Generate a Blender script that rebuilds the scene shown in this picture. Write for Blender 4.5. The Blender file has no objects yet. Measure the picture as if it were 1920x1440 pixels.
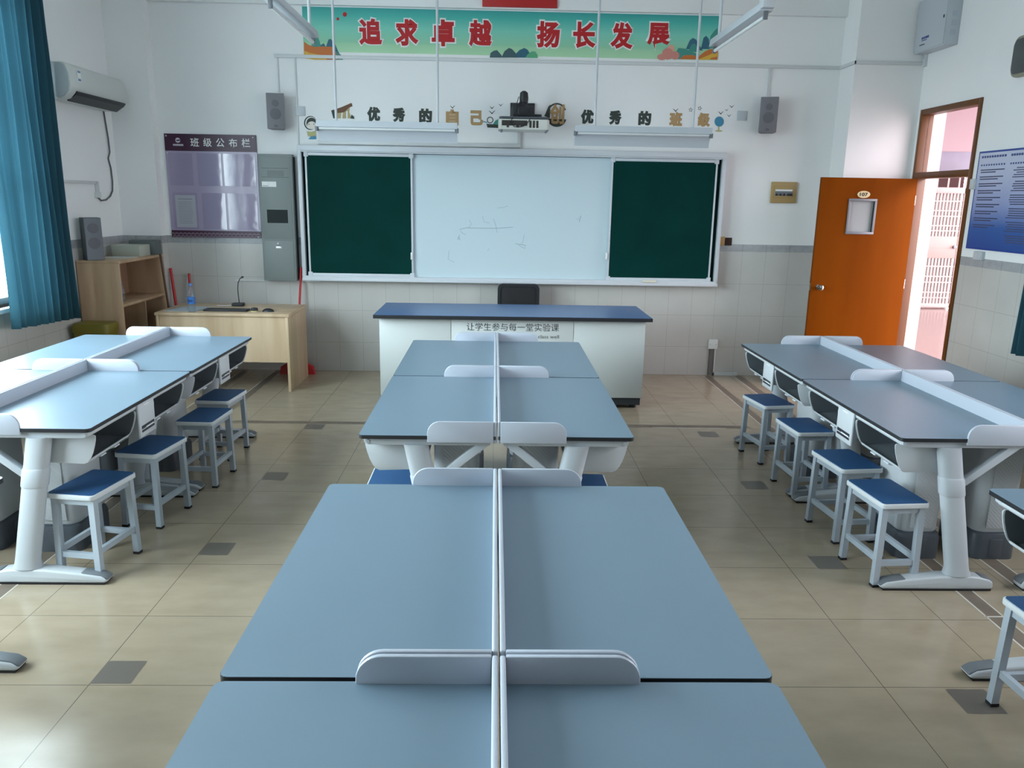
import bpy, bmesh, math, random
from mathutils import Vector, Matrix
random.seed(7)
S = bpy.context.scene
COL = S.collection
PI = math.pi

# ------------------------------------------------------------------ camera
CAM_Z, FPX = 1.79, 1475.9
PITCH, YAW, ROLL = math.radians(13.202), math.radians(1.398), math.radians(0.997)
FWD = Vector((math.sin(YAW)*math.cos(PITCH), math.cos(YAW)*math.cos(PITCH), -math.sin(PITCH)))
_r = Vector((math.cos(YAW), -math.sin(YAW), 0)); _u = _r.cross(FWD)
RIGHT = _r*math.cos(ROLL) + _u*math.sin(ROLL)
UP = -_r*math.sin(ROLL) + _u*math.cos(ROLL)
cam = bpy.data.cameras.new('camera'); cam.sensor_fit = 'HORIZONTAL'; cam.sensor_width = 36
cam.lens = FPX/1920*36; cam.clip_start = 0.02; cam.clip_end = 200
co = bpy.data.objects.new('camera', cam); COL.objects.link(co)
M = Matrix.Identity(4)
for i in range(3):
    M[i][0], M[i][1], M[i][2] = RIGHT[i], UP[i], -FWD[i]
M[2][3] = CAM_Z
co.matrix_world = M
S.camera = co
S.view_settings.view_transform = 'Standard'; S.view_settings.look = 'None'
S.view_settings.gamma = 1.0; S.view_settings.use_curve_mapping = False
S.view_settings.exposure = 0.0
S.cycles.use_denoising = True
S.cycles.max_bounces = 10; S.cycles.diffuse_bounces = 6; S.cycles.transparent_max_bounces = 12
S.cycles.sample_clamp_indirect = 6.0

# ------------------------------------------------------------------ room sizes
FY, XL, XR, CZ = 8.163, -3.70, 4.03, 4.1      # front wall, left wall, right wall, ceiling
YB = -3.4                                      # back wall
WT = 0.24
WIN_L = [(4.25, 6.5, .93, 3.3), (1.2, 3.75, .93, 3.3)]
WIN_R = [(1.5, 4.3, 1.0, 3.0)]
DOOR = (6.80, 7.77, 2.68)                      # opening in right wall: y0, y1, top

# ------------------------------------------------------------------ sky and daylight portals
W = bpy.data.worlds.new('sky'); S.world = W; W.use_nodes = True
nt = W.node_tree; nt.nodes.clear()
tc = nt.nodes.new('ShaderNodeTexCoord'); sx = nt.nodes.new('ShaderNodeSeparateXYZ')
rmp = nt.nodes.new('ShaderNodeMapRange'); rmp.inputs[1].default_value = -.35; rmp.inputs[2].default_value = .35
mx = nt.nodes.new('ShaderNodeMix'); mx.data_type = 'RGBA'
mx.inputs[6].default_value = (.90, .955, 1.03, 1); mx.inputs[7].default_value = (1.0, .89, .96, 1)
bg = nt.nodes.new('ShaderNodeBackground'); wo = nt.nodes.new('ShaderNodeOutputWorld')
SKY_LEFT, SKY_RIGHT, SKY_LOW = 27.0, 14.0, .45   # overcast sky: bright over the left yard, dimmer over the corridor side, dim below the skyline
def wm(op, a, b):
    q = nt.nodes.new('ShaderNodeMath'); q.operation = op
    for k, v in enumerate((a, b)):
        if isinstance(v, (int, float)): q.inputs[k].default_value = v
        else: nt.links.new(v, q.inputs[k])
    return q.outputs[0]
hz = nt.nodes.new('ShaderNodeMapRange'); hz.inputs[1].default_value = -.05; hz.inputs[2].default_value = .25
hz.inputs[3].default_value = SKY_LOW; hz.inputs[4].default_value = 1.0; nt.links.new(sx.outputs[2], hz.inputs[0])
side = wm('ADD', SKY_LEFT, wm('MULTIPLY', rmp.outputs[0], SKY_RIGHT-SKY_LEFT))
nt.links.new(wm('MULTIPLY', side, hz.outputs[0]), bg.inputs[1])
nt.links.new(tc.outputs['Generated'], sx.inputs[0]); nt.links.new(sx.outputs[0], rmp.inputs[0])
nt.links.new(rmp.outputs[0], mx.inputs[0]); nt.links.new(mx.outputs[2], bg.inputs[0]); nt.links.new(bg.outputs[0], wo.inputs[0])
W.cycles.sampling_method = 'MANUAL'; W.cycles.sample_map_resolution = 256

def portal(name, loc, rot, sx_, sy_):
    l = bpy.data.lights.new(name, 'AREA'); l.shape = 'RECTANGLE'; l.size = sx_; l.size_y = sy_
    l.cycles.is_portal = True
    o = bpy.data.objects.new(name, l); COL.objects.link(o); o.location = loc; o.rotation_euler = rot
for (a, b, c, d) in WIN_L:
    portal('daylight_portal', (XL-WT-.03, (a+b)/2, (c+d)/2), (0, -PI/2, 0), d-c, b-a)
portal('daylight_portal', (6.45, 2.6, 2.3), (0, PI/2, 0), 3.5, 12.4)
portal('daylight_portal', (11.4, 11.5, 2.0), (0, PI/2, 0), 4.0, 5.4)

# ------------------------------------------------------------------ materials
def lin(h):
    h = h.lstrip('#'); v = [int(h[i:i+2], 16)/255 for i in (0, 2, 4)]
    return tuple(((x/12.92) if x <= .04045 else ((x+.055)/1.055)**2.4) for x in v) + (1,)
MATS = {}
def mat(name, hexc, rough=.5, metal=0, spec=.5, coat=0, trans=0, var=0, vscale=8, bump=0, bscale=60):
    if name in MATS: return MATS[name]
    m = bpy.data.materials.new(name); m.use_nodes = True; MATS[name] = m
    n = m.node_tree.nodes; b = n['Principled BSDF']
    b.inputs['Base Color'].default_value = lin(hexc); b.inputs['Roughness'].default_value = rough
    b.inputs['Metallic'].default_value = metal; b.inputs['Specular IOR Level'].default_value = spec
    b.inputs['Coat Weight'].default_value = coat; b.inputs['Transmission Weight'].default_value = trans
    L = m.node_tree.links
    if var or bump:
        t = n.new('ShaderNodeTexCoord')
    if var:
        no = n.new('ShaderNodeTexNoise'); no.inputs['Scale'].default_value = vscale; no.inputs['Detail'].default_value = 5
        L.new(t.outputs['Object'], no.inputs['Vector'])
        mp = n.new('ShaderNodeMapRange'); mp.inputs[1].default_value = .3; mp.inputs[2].default_value = .7
        mp.inputs[3].default_value = 1-var; mp.inputs[4].default_value = 1+var
        L.new(no.outputs[0], mp.inputs[0])
        mu = n.new('ShaderNodeVectorMath'); mu.operation = 'SCALE'
        mu.inputs[0].default_value = lin(hexc)[:3]; L.new(mp.outputs[0], mu.inputs['Scale'])
        L.new(mu.outputs[0], b.inputs['Base Color'])
    if bump:
        n2 = n.new('ShaderNodeTexNoise'); n2.inputs['Scale'].default_value = bscale
        L.new(t.outputs['Object'], n2.inputs['Vector'])
        bp = n.new('ShaderNodeBump'); bp.inputs['Strength'].default_value = bump; bp.inputs['Distance'].default_value = .003
        L.new(n2.outputs[0], bp.inputs['Height']); L.new(bp.outputs[0], b.inputs['Normal'])
    return m

class NT:                                      # tiny node-graph helper
    def __init__(s, m): s.n = m.node_tree.nodes; s.l = m.node_tree.links; s.b = s.n['Principled BSDF']
    def put(s, sock, v):
        if isinstance(v, (int, float)): sock.default_value = v
        elif isinstance(v, tuple): sock.default_value = v
        else: s.l.new(v, sock)
    def m(s, op, a, b=0, c=0):
        q = s.n.new('ShaderNodeMath'); q.operation = op
        for k, v in enumerate((a, b, c)): s.put(q.inputs[k], v)
        return q.outputs[0]
    def mix(s, f, a, b):
        q = s.n.new('ShaderNodeMix'); q.data_type = 'RGBA'
        s.put(q.inputs[0], f); s.put(q.inputs[6], a); s.put(q.inputs[7], b)
        return q.outputs[2]
    def pos(s):
        g = s.n.new('ShaderNodeNewGeometry'); x = s.n.new('ShaderNodeSeparateXYZ'); s.l.new(g.outputs['Position'], x.inputs[0])
        nn = s.n.new('ShaderNodeSeparateXYZ'); s.l.new(g.outputs['Normal'], nn.inputs[0]); s.g = g
        return x.outputs[0], x.outputs[1], x.outputs[2], nn.outputs
    def noise(s, scale, detail=4, vec=None):
        q = s.n.new('ShaderNodeTexNoise'); q.inputs['Scale'].default_value = scale; q.inputs['Detail'].default_value = detail
        if vec is not None: s.l.new(vec, q.inputs['Vector'])
        return q.outputs[0]
    def band(s, v, lo, hi): return s.m('MULTIPLY', s.m('GREATER_THAN', v, lo), s.m('LESS_THAN', v, hi))

def wall_material():
    m = mat('wall_paint_and_tile', '#D9DCDB', .8); t = NT(m)
    x, y, z, nn = t.pos()
    facing_y = t.m('GREATER_THAN', t.m('ABSOLUTE', nn[1]), .5)
    u = t.m('ADD', t.m('MULTIPLY', facing_y, x), t.m('MULTIPLY', t.m('SUBTRACT', 1, facing_y), y))
    gu = t.m('LESS_THAN', t.m('FLOORED_MODULO', t.m('ADD', u, .145), .245), .0035)
    gz = t.m('LESS_THAN', t.m('FLOORED_MODULO', t.m('SUBTRACT', z, .302), .334), .0035)
    gr = t.m('MAXIMUM', gu, gz)
    low = t.m('LESS_THAN', z, 1.305); bnd = t.band(z, 1.305, 1.378)
    P = t.g.outputs['Position']
    nz = t.noise(1.6, 5, P); nf = t.noise(18, 6, P)
    paint = t.mix(nz, lin('#E6E7E6'), lin('#EEEEED'))
    tile = t.mix(t.noise(3, 4, P), lin('#B9B7B2'), lin('#C8C6C1'))
    tile = t.mix(t.m('MULTIPLY', gr, .55), tile, lin('#8C8880'))
    bu = t.m('LESS_THAN', t.m('FLOORED_MODULO', t.m('ADD', u, .145), .245), .004)
    marb = t.mix(nf, lin('#8E9194'), lin('#B4B6B8')); marb = t.mix(bu, marb, lin('#7C7E80'))
    c = t.mix(low, paint, tile); c = t.mix(bnd, c, marb)
    t.put(t.b.inputs['Base Color'], c)
    gl = t.m('MAXIMUM', low, bnd)
    t.put(t.b.inputs['Roughness'], t.m('SUBTRACT', .85, t.m('MULTIPLY', gl, .63)))
    t.put(t.b.inputs['Specular IOR Level'], t.m('ADD', .2, t.m('MULTIPLY', gl, .3)))
    bp = t.n.new('ShaderNodeBump'); bp.inputs['Strength'].default_value = .25; bp.inputs['Distance'].default_value = .002
    t.put(bp.inputs['Height'], t.m('SUBTRACT', 1, t.m('MULTIPLY', gr, low))); t.put(t.b.inputs['Normal'], bp.outputs[0])
    return m

def floor_material():
    m = mat('floor_tile', '#A2937E', .2); t = NT(m)
    x, y, z, nn = t.pos(); P = t.g.outputs['Position']
    fx = t.m('FLOORED_MODULO', t.m('ADD', x, 1.4965), .5); fy = t.m('FLOORED_MODULO', t.m('SUBTRACT', y, 2.6305), .5)
    gr = t.m('MAXIMUM', t.m('LESS_THAN', fx, .0032), t.m('LESS_THAN', fy, .0032))
    cx = t.m('FLOOR', t.m('DIVIDE', t.m('ADD', x, 1.4965), .5)); cy = t.m('FLOOR', t.m('DIVIDE', t.m('SUBTRACT', y, 2.6305), .5))
    cb = t.n.new('ShaderNodeCombineXYZ'); t.put(cb.inputs[0], cx); t.put(cb.inputs[1], cy)
    wn = t.n.new('ShaderNodeTexWhiteNoise'); wn.noise_dimensions = '2D'; t.put(wn.inputs['Vector'], cb.outputs[0])
    mp = t.n.new('ShaderNodeMapping'); mp.inputs['Scale'].default_value = (1, 2.2, 1); t.put(mp.inputs['Vector'], P)
    n1 = t.noise(4.5, 7, mp.outputs[0]); n2 = t.noise(28, 4, P); n3 = t.noise(.9, 3, P)
    c = t.mix(n1, lin('#8B7C67'), lin('#AFA089'))
    c = t.mix(t.m('MULTIPLY', wn.outputs[0], .28), c, lin('#988B78'))
    c = t.mix(t.m('MULTIPLY', n2, .2), c, lin('#A59A88'))
    gfade = t.m('MULTIPLY', gr, t.m('ADD', .45, t.m('MULTIPLY', n3, .6)))
    c = t.mix(gfade, c, lin('#453D34'))
    t.put(t.b.inputs['Base Color'], c)
    t.put(t.b.inputs['Roughness'], t.m('ADD', .15, t.m('MULTIPLY', t.noise(7, 5, P), .11)))
    t.b.inputs['Specular IOR Level'].default_value = .5
    bp = t.n.new('ShaderNodeBump'); bp.inputs['Strength'].default_value = .15; bp.inputs['Distance'].default_value = .002
    t.put(bp.inputs['Height'], t.m('SUBTRACT', 1, gr)); t.put(t.b.inputs['Normal'], bp.outputs[0])
    return m

def wood_material(name, a, b, scale=(9, 9, .7), rough=.45):
    m = mat(name, a, rough); t = NT(m)
    tcn = t.n.new('ShaderNodeTexCoord'); mp = t.n.new('ShaderNodeMapping'); mp.inputs['Scale'].default_value = scale
    t.put(mp.inputs['Vector'], tcn.outputs['Object'])
    nz = t.noise(1.6, 7, mp.outputs[0])
    r = t.n.new('ShaderNodeMapRange'); r.inputs[1].default_value = .35; r.inputs[2].default_value = .68; t.put(r.inputs[0], nz)
    t.put(t.b.inputs['Base Color'], t.mix(r.outputs[0], lin(a), lin(b)))
    return m

def gradient_material(name, stops, axis='z', lo=0, hi=1, rough=.5):
    m = mat(name, '#888888', rough); t = NT(m)
    x, y, z, nn = t.pos()
    r = t.n.new('ShaderNodeMapRange'); r.inputs[1].default_value = lo; r.inputs[2].default_value = hi
    t.put(r.inputs[0], dict(x=x, y=y, z=z)[axis])
    cr = t.n.new('ShaderNodeValToRGB'); e = cr.color_ramp.elements
    e[0].position, e[0].color = stops[0][0], lin(stops[0][1]); e[1].position, e[1].color = stops[-1][0], lin(stops[-1][1])
    for p, h in stops[1:-1]:
        q = e.new(p); q.color = lin(h)
    t.put(cr.inputs[0], r.outputs[0]); t.put(t.b.inputs['Base Color'], cr.outputs[0])
    return m

def pane_material(name, tint='#EEF6F6', f=.12, cloudy=0):
    m = bpy.data.materials.new(name); m.use_nodes = True; MATS[name] = m
    n = m.node_tree.nodes; l = m.node_tree.links; n.clear()
    o = n.new('ShaderNodeOutputMaterial'); tr = n.new('ShaderNodeBsdfTransparent'); tr.inputs[0].default_value = lin(tint)
    gl = n.new('ShaderNodeBsdfGlossy'); gl.inputs['Roughness'].default_value = .03
    fr = n.new('ShaderNodeFresnel'); fr.inputs[0].default_value = 1.45
    ge = n.new('ShaderNodeNewGeometry'); iv = n.new('ShaderNodeMath'); iv.operation = 'SUBTRACT'; iv.inputs[0].default_value = 1; l.new(ge.outputs['Backfacing'], iv.inputs[1])
    fm = n.new('ShaderNodeMath'); fm.operation = 'MULTIPLY'; l.new(fr.outputs[0], fm.inputs[0]); l.new(iv.outputs[0], fm.inputs[1])
    mxs = n.new('ShaderNodeMixShader'); l.new(fm.outputs[0], mxs.inputs[0]); l.new(tr.outputs[0], mxs.inputs[1]); l.new(gl.outputs[0], mxs.inputs[2])
    out = mxs
    if cloudy:
        df = n.new('ShaderNodeBsdfDiffuse'); df.inputs[0].default_value = lin('#C8CCCC')
        m2 = n.new('ShaderNodeMixShader'); m2.inputs[0].default_value = cloudy
        l.new(mxs.outputs[0], m2.inputs[1]); l.new(df.outputs[0], m2.inputs[2]); out = m2
    l.new(out.outputs[0], o.inputs[0])
    return m

WALL = wall_material(); FLOOR = floor_material()
PAINT = mat('white_paint', '#E6E8E7', .85, spec=.2, var=.02, vscale=2)
PLAS = mat('white_plastic', '#BFC4C8', .42)
LAM = mat('white_laminate', '#B4BAC5', .38, bump=.05, bscale=40)
METAL_W = mat('white_powder_coat', '#B9BFC5', .38)
TOP = mat('pale_blue_laminate', '#6F8392', .34, spec=.5, var=.015, vscale=3)
BLACK = mat('black_edge', '#1B1D22', .5)
RUB = mat('black_rubber', '#16171A', .7)
GREYP = mat('grey_plastic', '#6C7176', .42)
DGREY = mat('dark_grey_plastic', '#4A5057', .45)
BIN = mat('grey_bin_lining', '#5E656A', .5)
NAVY = mat('navy_stool_top', '#28527F', .55, bump=.08, bscale=300)
SMET = mat('stool_steel', '#AEB8C2', .4)
ALU = mat('aluminium', '#C8CCD0', .32, metal=.75)
ALUM = mat('pale_aluminium_trim', '#C9CED3', .4)
GREEN = mat('chalkboard_green', '#04332F', .65, spec=.06, var=.12, vscale=3)
WBD = mat('whiteboard_enamel', '#C6D6DC', .25)
BIRCH = wood_material('pale_birch', '#B89E7E', '#CDB597', (5, 5, .5))
BIRCHD = wood_material('birch_board', '#A28568', '#BDA182', (5, 5, .5))
DOORW = wood_material('orange_door_veneer', '#703502', '#7A3C03', (2.5, 2.5, .3), .5)
DOORW.node_tree.nodes['Principled BSDF'].inputs['Specular IOR Level'].default_value = .04
FRAMEW = wood_material('brown_door_frame', '#5A3410', '#6B4016', (3, 3, .4), .45)
RED = mat('red_plastic', '#B01218', .45)
CURT = mat('teal_curtain', '#45707F', .85, spec=.1, bump=.15, bscale=400)
_q = NT(CURT); _tr = _q.n.new('ShaderNodeBsdfTranslucent'); _tr.inputs[0].default_value = lin('#4F7F8E'); _ms = _q.n.new('ShaderNodeMixShader'); _ms.inputs[0].default_value = .25
_q.l.new(_q.b.outputs[0], _ms.inputs[1]); _q.l.new(_tr.outputs[0], _ms.inputs[2]); _q.l.new(_ms.outputs[0], _q.n['Material Output'].inputs[0])
SPK = mat('speaker_grey', '#77757A', .55); SPKD = mat('speaker_mesh', '#66656B', .7, bump=.3, bscale=500)
CABG = mat('cabinet_grey', '#7B8382', .5)
INK = mat('black_ink', '#26282A', .6); INKG = mat('dark_green_ink', '#37403A', .7)
TAN = mat('tan_sticker', '#B08E62', .7); WHITE = mat('white_print', '#E4E6E4', .6); REDP = mat('red_print', '#B3161C', .55)
GLASS = pane_material('window_glass'); PANE = pane_material('transom_glass', '#F4F2F2')
PINK = mat('pink_corridor_paint', '#A28C91', .8)
DARKB = mat('dark_brown_room', '#32150F', .7)

# ------------------------------------------------------------------ mesh builder
class B:
    def __init__(s): s.bm = bmesh.new()
    def _merge(s, t, m):
        for f in t.faces: f.material_index = m
        me = bpy.data.meshes.new('tmp'); t.to_mesh(me); t.free(); s.bm.from_mesh(me); bpy.data.meshes.remove(me); return s
    def box(s, x0, x1, y0, y1, z0, z1, m=0, bev=0, seg=2, rot=None, at=None):
        t = bmesh.new(); bmesh.ops.create_cube(t, size=1)
        for v in t.verts: v.co = Vector(((x0+x1)/2+v.co.x*(x1-x0), (y0+y1)/2+v.co.y*(y1-y0), (z0+z1)/2+v.co.z*(z1-z0)))
        if bev: bmesh.ops.bevel(t, geom=t.edges[:], offset=bev, segments=seg, affect='EDGES', profile=.5)
        if rot is not None: bmesh.ops.rotate(t, verts=t.verts, cent=at or (0, 0, 0), matrix=rot)
        return s._merge(t, m)
    def prism(s, pts, axis, a0, a1, m=0, bev=0, seg=2):
        t = bmesh.new()
        def P(p, a): return {'x': (a, p[0], p[1]), 'y': (p[0], a, p[1]), 'z': (p[0], p[1], a)}[axis]
        A = [t.verts.new(P(p, a0)) for p in pts]; C = [t.verts.new(P(p, a1)) for p in pts]
        t.faces.new(A); t.faces.new(C[::-1])
        for i in range(len(pts)):
            j = (i+1) % len(pts); t.faces.new((A[i], C[i], C[j], A[j]))
        bmesh.ops.recalc_face_normals(t, faces=t.faces)
        if bev: bmesh.ops.bevel(t, geom=[e for e in t.edges if len(e.link_faces) == 2 and e.calc_face_angle(0) > .6], offset=bev, segments=seg, affect='EDGES', profile=.5)
        return s._merge(t, m)
    def cyl(s, p0, p1, r0, r1=None, seg=16, m=0, cap=True):
        r1 = r0 if r1 is None else r1
        p0, p1 = Vector(p0), Vector(p1); d = (p1-p0).normalized()
        a = d.orthogonal().normalized(); b = d.cross(a); t = bmesh.new(); R = []
        for p, r in ((p0, r0), (p1, r1)):
            R.append([t.verts.new(p + (a*math.cos(2*PI*i/seg)+b*math.sin(2*PI*i/seg))*r) for i in range(seg)])
        for i in range(seg): t.faces.new((R[0][i], R[0][(i+1) % seg], R[1][(i+1) % seg], R[1][i]))
        if cap: t.faces.new(R[0][::-1]); t.faces.new(R[1])
        bmesh.ops.recalc_face_normals(t, faces=t.faces)
        return s._merge(t, m)
    def tube(s, pts, r, seg=8, m=0):
        pts = [Vector(p) for p in pts]; t = bmesh.new(); rings = []; prev = None
        for i, p in enumerate(pts):
            d = (pts[min(i+1, len(pts)-1)]-pts[max(i-1, 0)]).normalized()
            a = d.orthogonal().normalized() if prev is None else (prev - d*prev.dot(d)).normalized()
            prev = a; b = d.cross(a)
            rings.append([t.verts.new(p+(a*math.cos(2*PI*k/seg)+b*math.sin(2*PI*k/seg))*r) for k in range(seg)])
        for q, w in zip(rings, rings[1:]):
            for k in range(seg): t.faces.new((q[k], q[(k+1) % seg], w[(k+1) % seg], w[k]))
        t.faces.new(rings[0][::-1]); t.faces.new(rings[-1])
        bmesh.ops.recalc_face_normals(t, faces=t.faces)
        return s._merge(t, m)
    def lathe(s, prof, c=(0, 0, 0), seg=24, m=0, axis='z'):
        t = bmesh.new(); R = []
        for r, h in prof:
            R.append([t.verts.new((r*math.cos(2*PI*i/seg), r*math.sin(2*PI*i/seg), h)) for i in range(seg)])
        for q, w in zip(R, R[1:]):
            for k in range(seg): t.faces.new((q[k], q[(k+1) % seg], w[(k+1) % seg], w[k]))
        t.faces.new(R[0][::-1]); t.faces.new(R[-1])
        bmesh.ops.recalc_face_normals(t, faces=t.faces)
        rm = {'z': Matrix.Identity(3), 'x': Matrix.Rotation(PI/2, 3, 'Y'), 'y': Matrix.Rotation(PI/2, 3, 'X')}[axis]
        for v in t.verts: v.co = rm @ v.co + Vector(c)
        return s._merge(t, m)
    def loft(s, rings, m=0, cap=True):
        t = bmesh.new(); R = [[t.verts.new(p) for p in r] for r in rings]; n = len(R[0])
        for q, w in zip(R, R[1:]):
            for k in range(n): t.faces.new((q[k], q[(k+1) % n], w[(k+1) % n], w[k]))
        if cap: t.faces.new(R[0][::-1]); t.faces.new(R[-1])
        bmesh.ops.recalc_face_normals(t, faces=t.faces)
        return s._merge(t, m)
    def quad(s, pts, m=0):
        t = bmesh.new(); t.faces.new([t.verts.new(p) for p in pts]); return s._merge(t, m)
    def end(s, name, mats, parent=None, smooth=True, angle=38, loc=None):
        me = bpy.data.meshes.new(name); s.bm.to_mesh(me); s.bm.free()
        for m in (mats if isinstance(mats, (list, tuple)) else [mats]): me.materials.append(m)
        if smooth:
            me.shade_smooth(); me.set_sharp_from_angle(angle=math.radians(angle))
        o = bpy.data.objects.new(name, me); COL.objects.link(o)
        if parent is not None: o.parent = parent
        if loc is not None: o.location = loc
        return o

def tag(o, label=None, cat=None, group=None, kind=None):
    if label: o['label'] = label
    if cat: o['category'] = cat
    if group: o['group'] = group
    if kind: o['kind'] = kind
    return o
def thing(name, label, cat, loc=(0, 0, 0), rz=0, group=None):
    o = bpy.data.objects.new(name, None); COL.objects.link(o); o.location = loc; o.rotation_euler = (0, 0, rz)
    o.empty_display_size = .05
    return tag(o, label, cat, group)
def kids(o): return list(o.children)
def copy_tree(o, parent=None):
    c = o.copy(); COL.objects.link(c)
    if parent is not None: c.parent = parent
    for ch in kids(o): copy_tree(ch, c)
    return c
def struct(o, label=None): o['kind'] = 'structure'; return tag(o, label)

def rr(w, h, r, n=6, cx=0, cy=0):                 # rounded rectangle outline
    out = []
    for (sx_, sy_, a0) in ((1, 1, 0), (-1, 1, 90), (-1, -1, 180), (1, -1, 270)):
        for i in range(n+1):
            a = math.radians(a0+90*i/n); out.append((cx+sx_*(w/2-r)+r*math.cos(a), cy+sy_*(h/2-r)+r*math.sin(a)))
    return out

def at_y(u, v, y):                                # photo point on a plane y = const of the room -> world point
    d = FWD + RIGHT*((u-960)/FPX) - UP*((v-720)/FPX)
    return Vector((0, 0, CAM_Z)) + d*(y/d.y)

def text_mesh(body, width, height, bold=0, extr=.0006):
    c = bpy.data.curves.new('t', 'FONT'); c.body = body; c.size = 1; c.resolution_u = 4
    c.extrude = .02; c.bevel_depth = max(bold, 0); c.bevel_resolution = 1
    o = bpy.data.objects.new('t', c); COL.objects.link(o)
    dg = bpy.context.evaluated_depsgraph_get(); dg.update()
    me = bpy.data.meshes.new_from_object(o.evaluated_get(dg)); bpy.data.objects.remove(o); bpy.data.curves.remove(c)
    lo = [min(v.co[k] for v in me.vertices) for k in range(3)]; hi = [max(v.co[k] for v in me.vertices) for k in range(3)]
    sx_ = width/(hi[0]-lo[0]) if width else height/(hi[1]-lo[1])
    sy_ = height/(hi[1]-lo[1]) if height else sx_
    for v in me.vertices:
        v.co = Vector(((v.co.x-(lo[0]+hi[0])/2)*sx_, (v.co.y-(lo[1]+hi[1])/2)*sy_, (v.co.z-lo[2])/(hi[2]-lo[2])*extr))
    me.update()
    return me
def text(name, body, c, width, height, m, parent=None, bold=0, rz=0, extr=.0006):
    """flat upright lettering centred on c; rz = 0 reads from -y, -90 deg reads from -x"""
    me = text_mesh(body, width, height, bold, extr); me.name = name; me.materials.append(m)
    o = bpy.data.objects.new(name, me); COL.objects.link(o)
    o.rotation_euler = (PI/2, 0, rz); o.location = c
    if parent is not None: o.parent = parent
    return o
def flat(name, pts, y, m, parent=None, th=.0012):
    """outline given as photo points lying on the wall plane y -> thin plate"""
    P = [at_y(u, v, y) for u, v in pts]
    return B().prism([(p.x, p.z) for p in P], 'y', y-th, y, 0).end(name, m, parent, smooth=False)
def disc_pts(u, v, ru, rv, n=28, a0=0, a1=360):
    return [(u+ru*math.cos(math.radians(a0+(a1-a0)*i/n)), v+rv*math.sin(math.radians(a0+(a1-a0)*i/n))) for i in range(n + (0 if a1-a0 == 360 else 1))]

# ------------------------------------------------------------------ room shell
fl = B()
fl.quad([(XL-WT, YB-.2, 0), (XR+WT, YB-.2, 0), (XR+WT, FY+WT, 0), (XL-WT, FY+WT, 0)], 0)
fl.quad([(XR+WT, YB-.2, 0), (11.5, YB-.2, 0), (11.5, 14.6, 0), (XR+WT, 14.6, 0)], 2)
for (x0, y0) in [(-1.495, 2.642), (-1.495, 3.735), (-1.495, 4.835), (-1.495, 5.985), (1.637, 5.885), (1.637, 4.745), (1.653, 3.622), (1.735, 2.473)]:
    fl.quad([(x0, y0, .0006), (x0+.15, y0, .0006), (x0+.15, y0+.148, .0006), (x0, y0+.148, .0006)], 1)
def strip(x0, x1, y0, y1): fl.quad([(x0, y0, .0005), (x1, y0, .0005), (x1, y1, .0005), (x0, y1, .0005)], 3)
def seam(x0, x1, y0, y1): fl.quad([(x0, y0, .0008), (x1, y0, .0008), (x1, y1, .0008), (x0, y1, .0008)], 4)
strip(-3.6, 2.1, 6.145, 6.215)
for xa, xb in ((2.235, 2.30), (2.56, 2.635), (-2.28, -2.215), (-2.62, -2.55)):
    strip(xa, xb, 1.2, 8.1); seam(xa-.012, xa-.004, 1.6, 8.1); seam(xb+.004, xb+.010, 1.2, 6.5)
seam(1.3, 1.9, 6.128, 6.138); seam(2.22, 2.31, 3.155, 3.165)
INLAY = mat('taupe_inlay', '#6B645C', .3, var=.04, vscale=4); CFLOOR = mat('corridor_floor', '#7A6661', .2)
STRIP = mat('cut_channel_filler', '#716558', .5, var=.12, vscale=9); SEAM = mat('white_grout_line', '#C6C0B8', .7)
struct(fl.end('floor', [FLOOR, INLAY, CFLOOR, STRIP, SEAM], smooth=False))

def wall_x(x0, x1, y0, y1, z1, holes):            # wall between x0 and x1 pierced by rectangular holes (y0,y1,z0,z1)
    b = B(); ys = sorted({y0, y1, *[h[0] for h in holes], *[h[1] for h in holes]})
    for a, c in zip(ys, ys[1:]):
        hs = sorted([h for h in holes if h[0] <= a+1e-6 and h[1] >= c-1e-6], key=lambda h: h[2]); z = 0
        for h in hs:
            if h[2] > z+1e-6: b.box(x0, x1, a, c, z, h[2])
            z = h[3]
        if z < z1: b.box(x0, x1, a, c, z, z1)
    return b
struct(wall_x(XL-WT, XL, YB, FY+WT, CZ, WIN_L).end('wall_left', WALL, smooth=False))
DH = [(DOOR[0], DOOR[1], 0, DOOR[2])]
struct(wall_x(XR, XR+WT, YB, FY+WT, CZ, WIN_R + DH).end('wall_right', WALL, smooth=False))
fw = B()
fw.box(XL-.01, XR+.01, FY, FY+WT, 0, CZ)
struct(fw.end('wall_front', WALL, smooth=False))
struct(B().box(XL, -3.318, 8.035, FY, 0, CZ).end('trim_2', WALL, smooth=False))     # shallow pier in the left corner
struct(B().box(3.372, XR, 7.835, FY, 0, CZ).end('trim_3', WALL, smooth=False))        # column beside the door
struct(B().box(-3.318, 3.372, FY-.045, FY+.01, 3.555, CZ, bev=.004).end('trim_1', PAINT))
struct(B().box(XL-WT, XR+WT, YB-WT, YB, 0, CZ).end('wall_back', mat('back_wall_paint', '#9A9C9A', .85), smooth=False))  # unseen wall, its grey picked to bounce less light forward
ce = B(); ce.box(XL-WT, XR+WT, YB-WT, FY+WT, CZ, CZ+.15); ce.box(XR+WT, 6.4, YB-WT, 8.8, CZ, CZ+.15); ce.box(XR+WT, 11.3, 8.8, 14.6, CZ, CZ+.15)  # unseen corridor roof, cut short so daylight reaches the right-hand floor
struct(ce.end('ceiling', PAINT, smooth=False))
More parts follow.
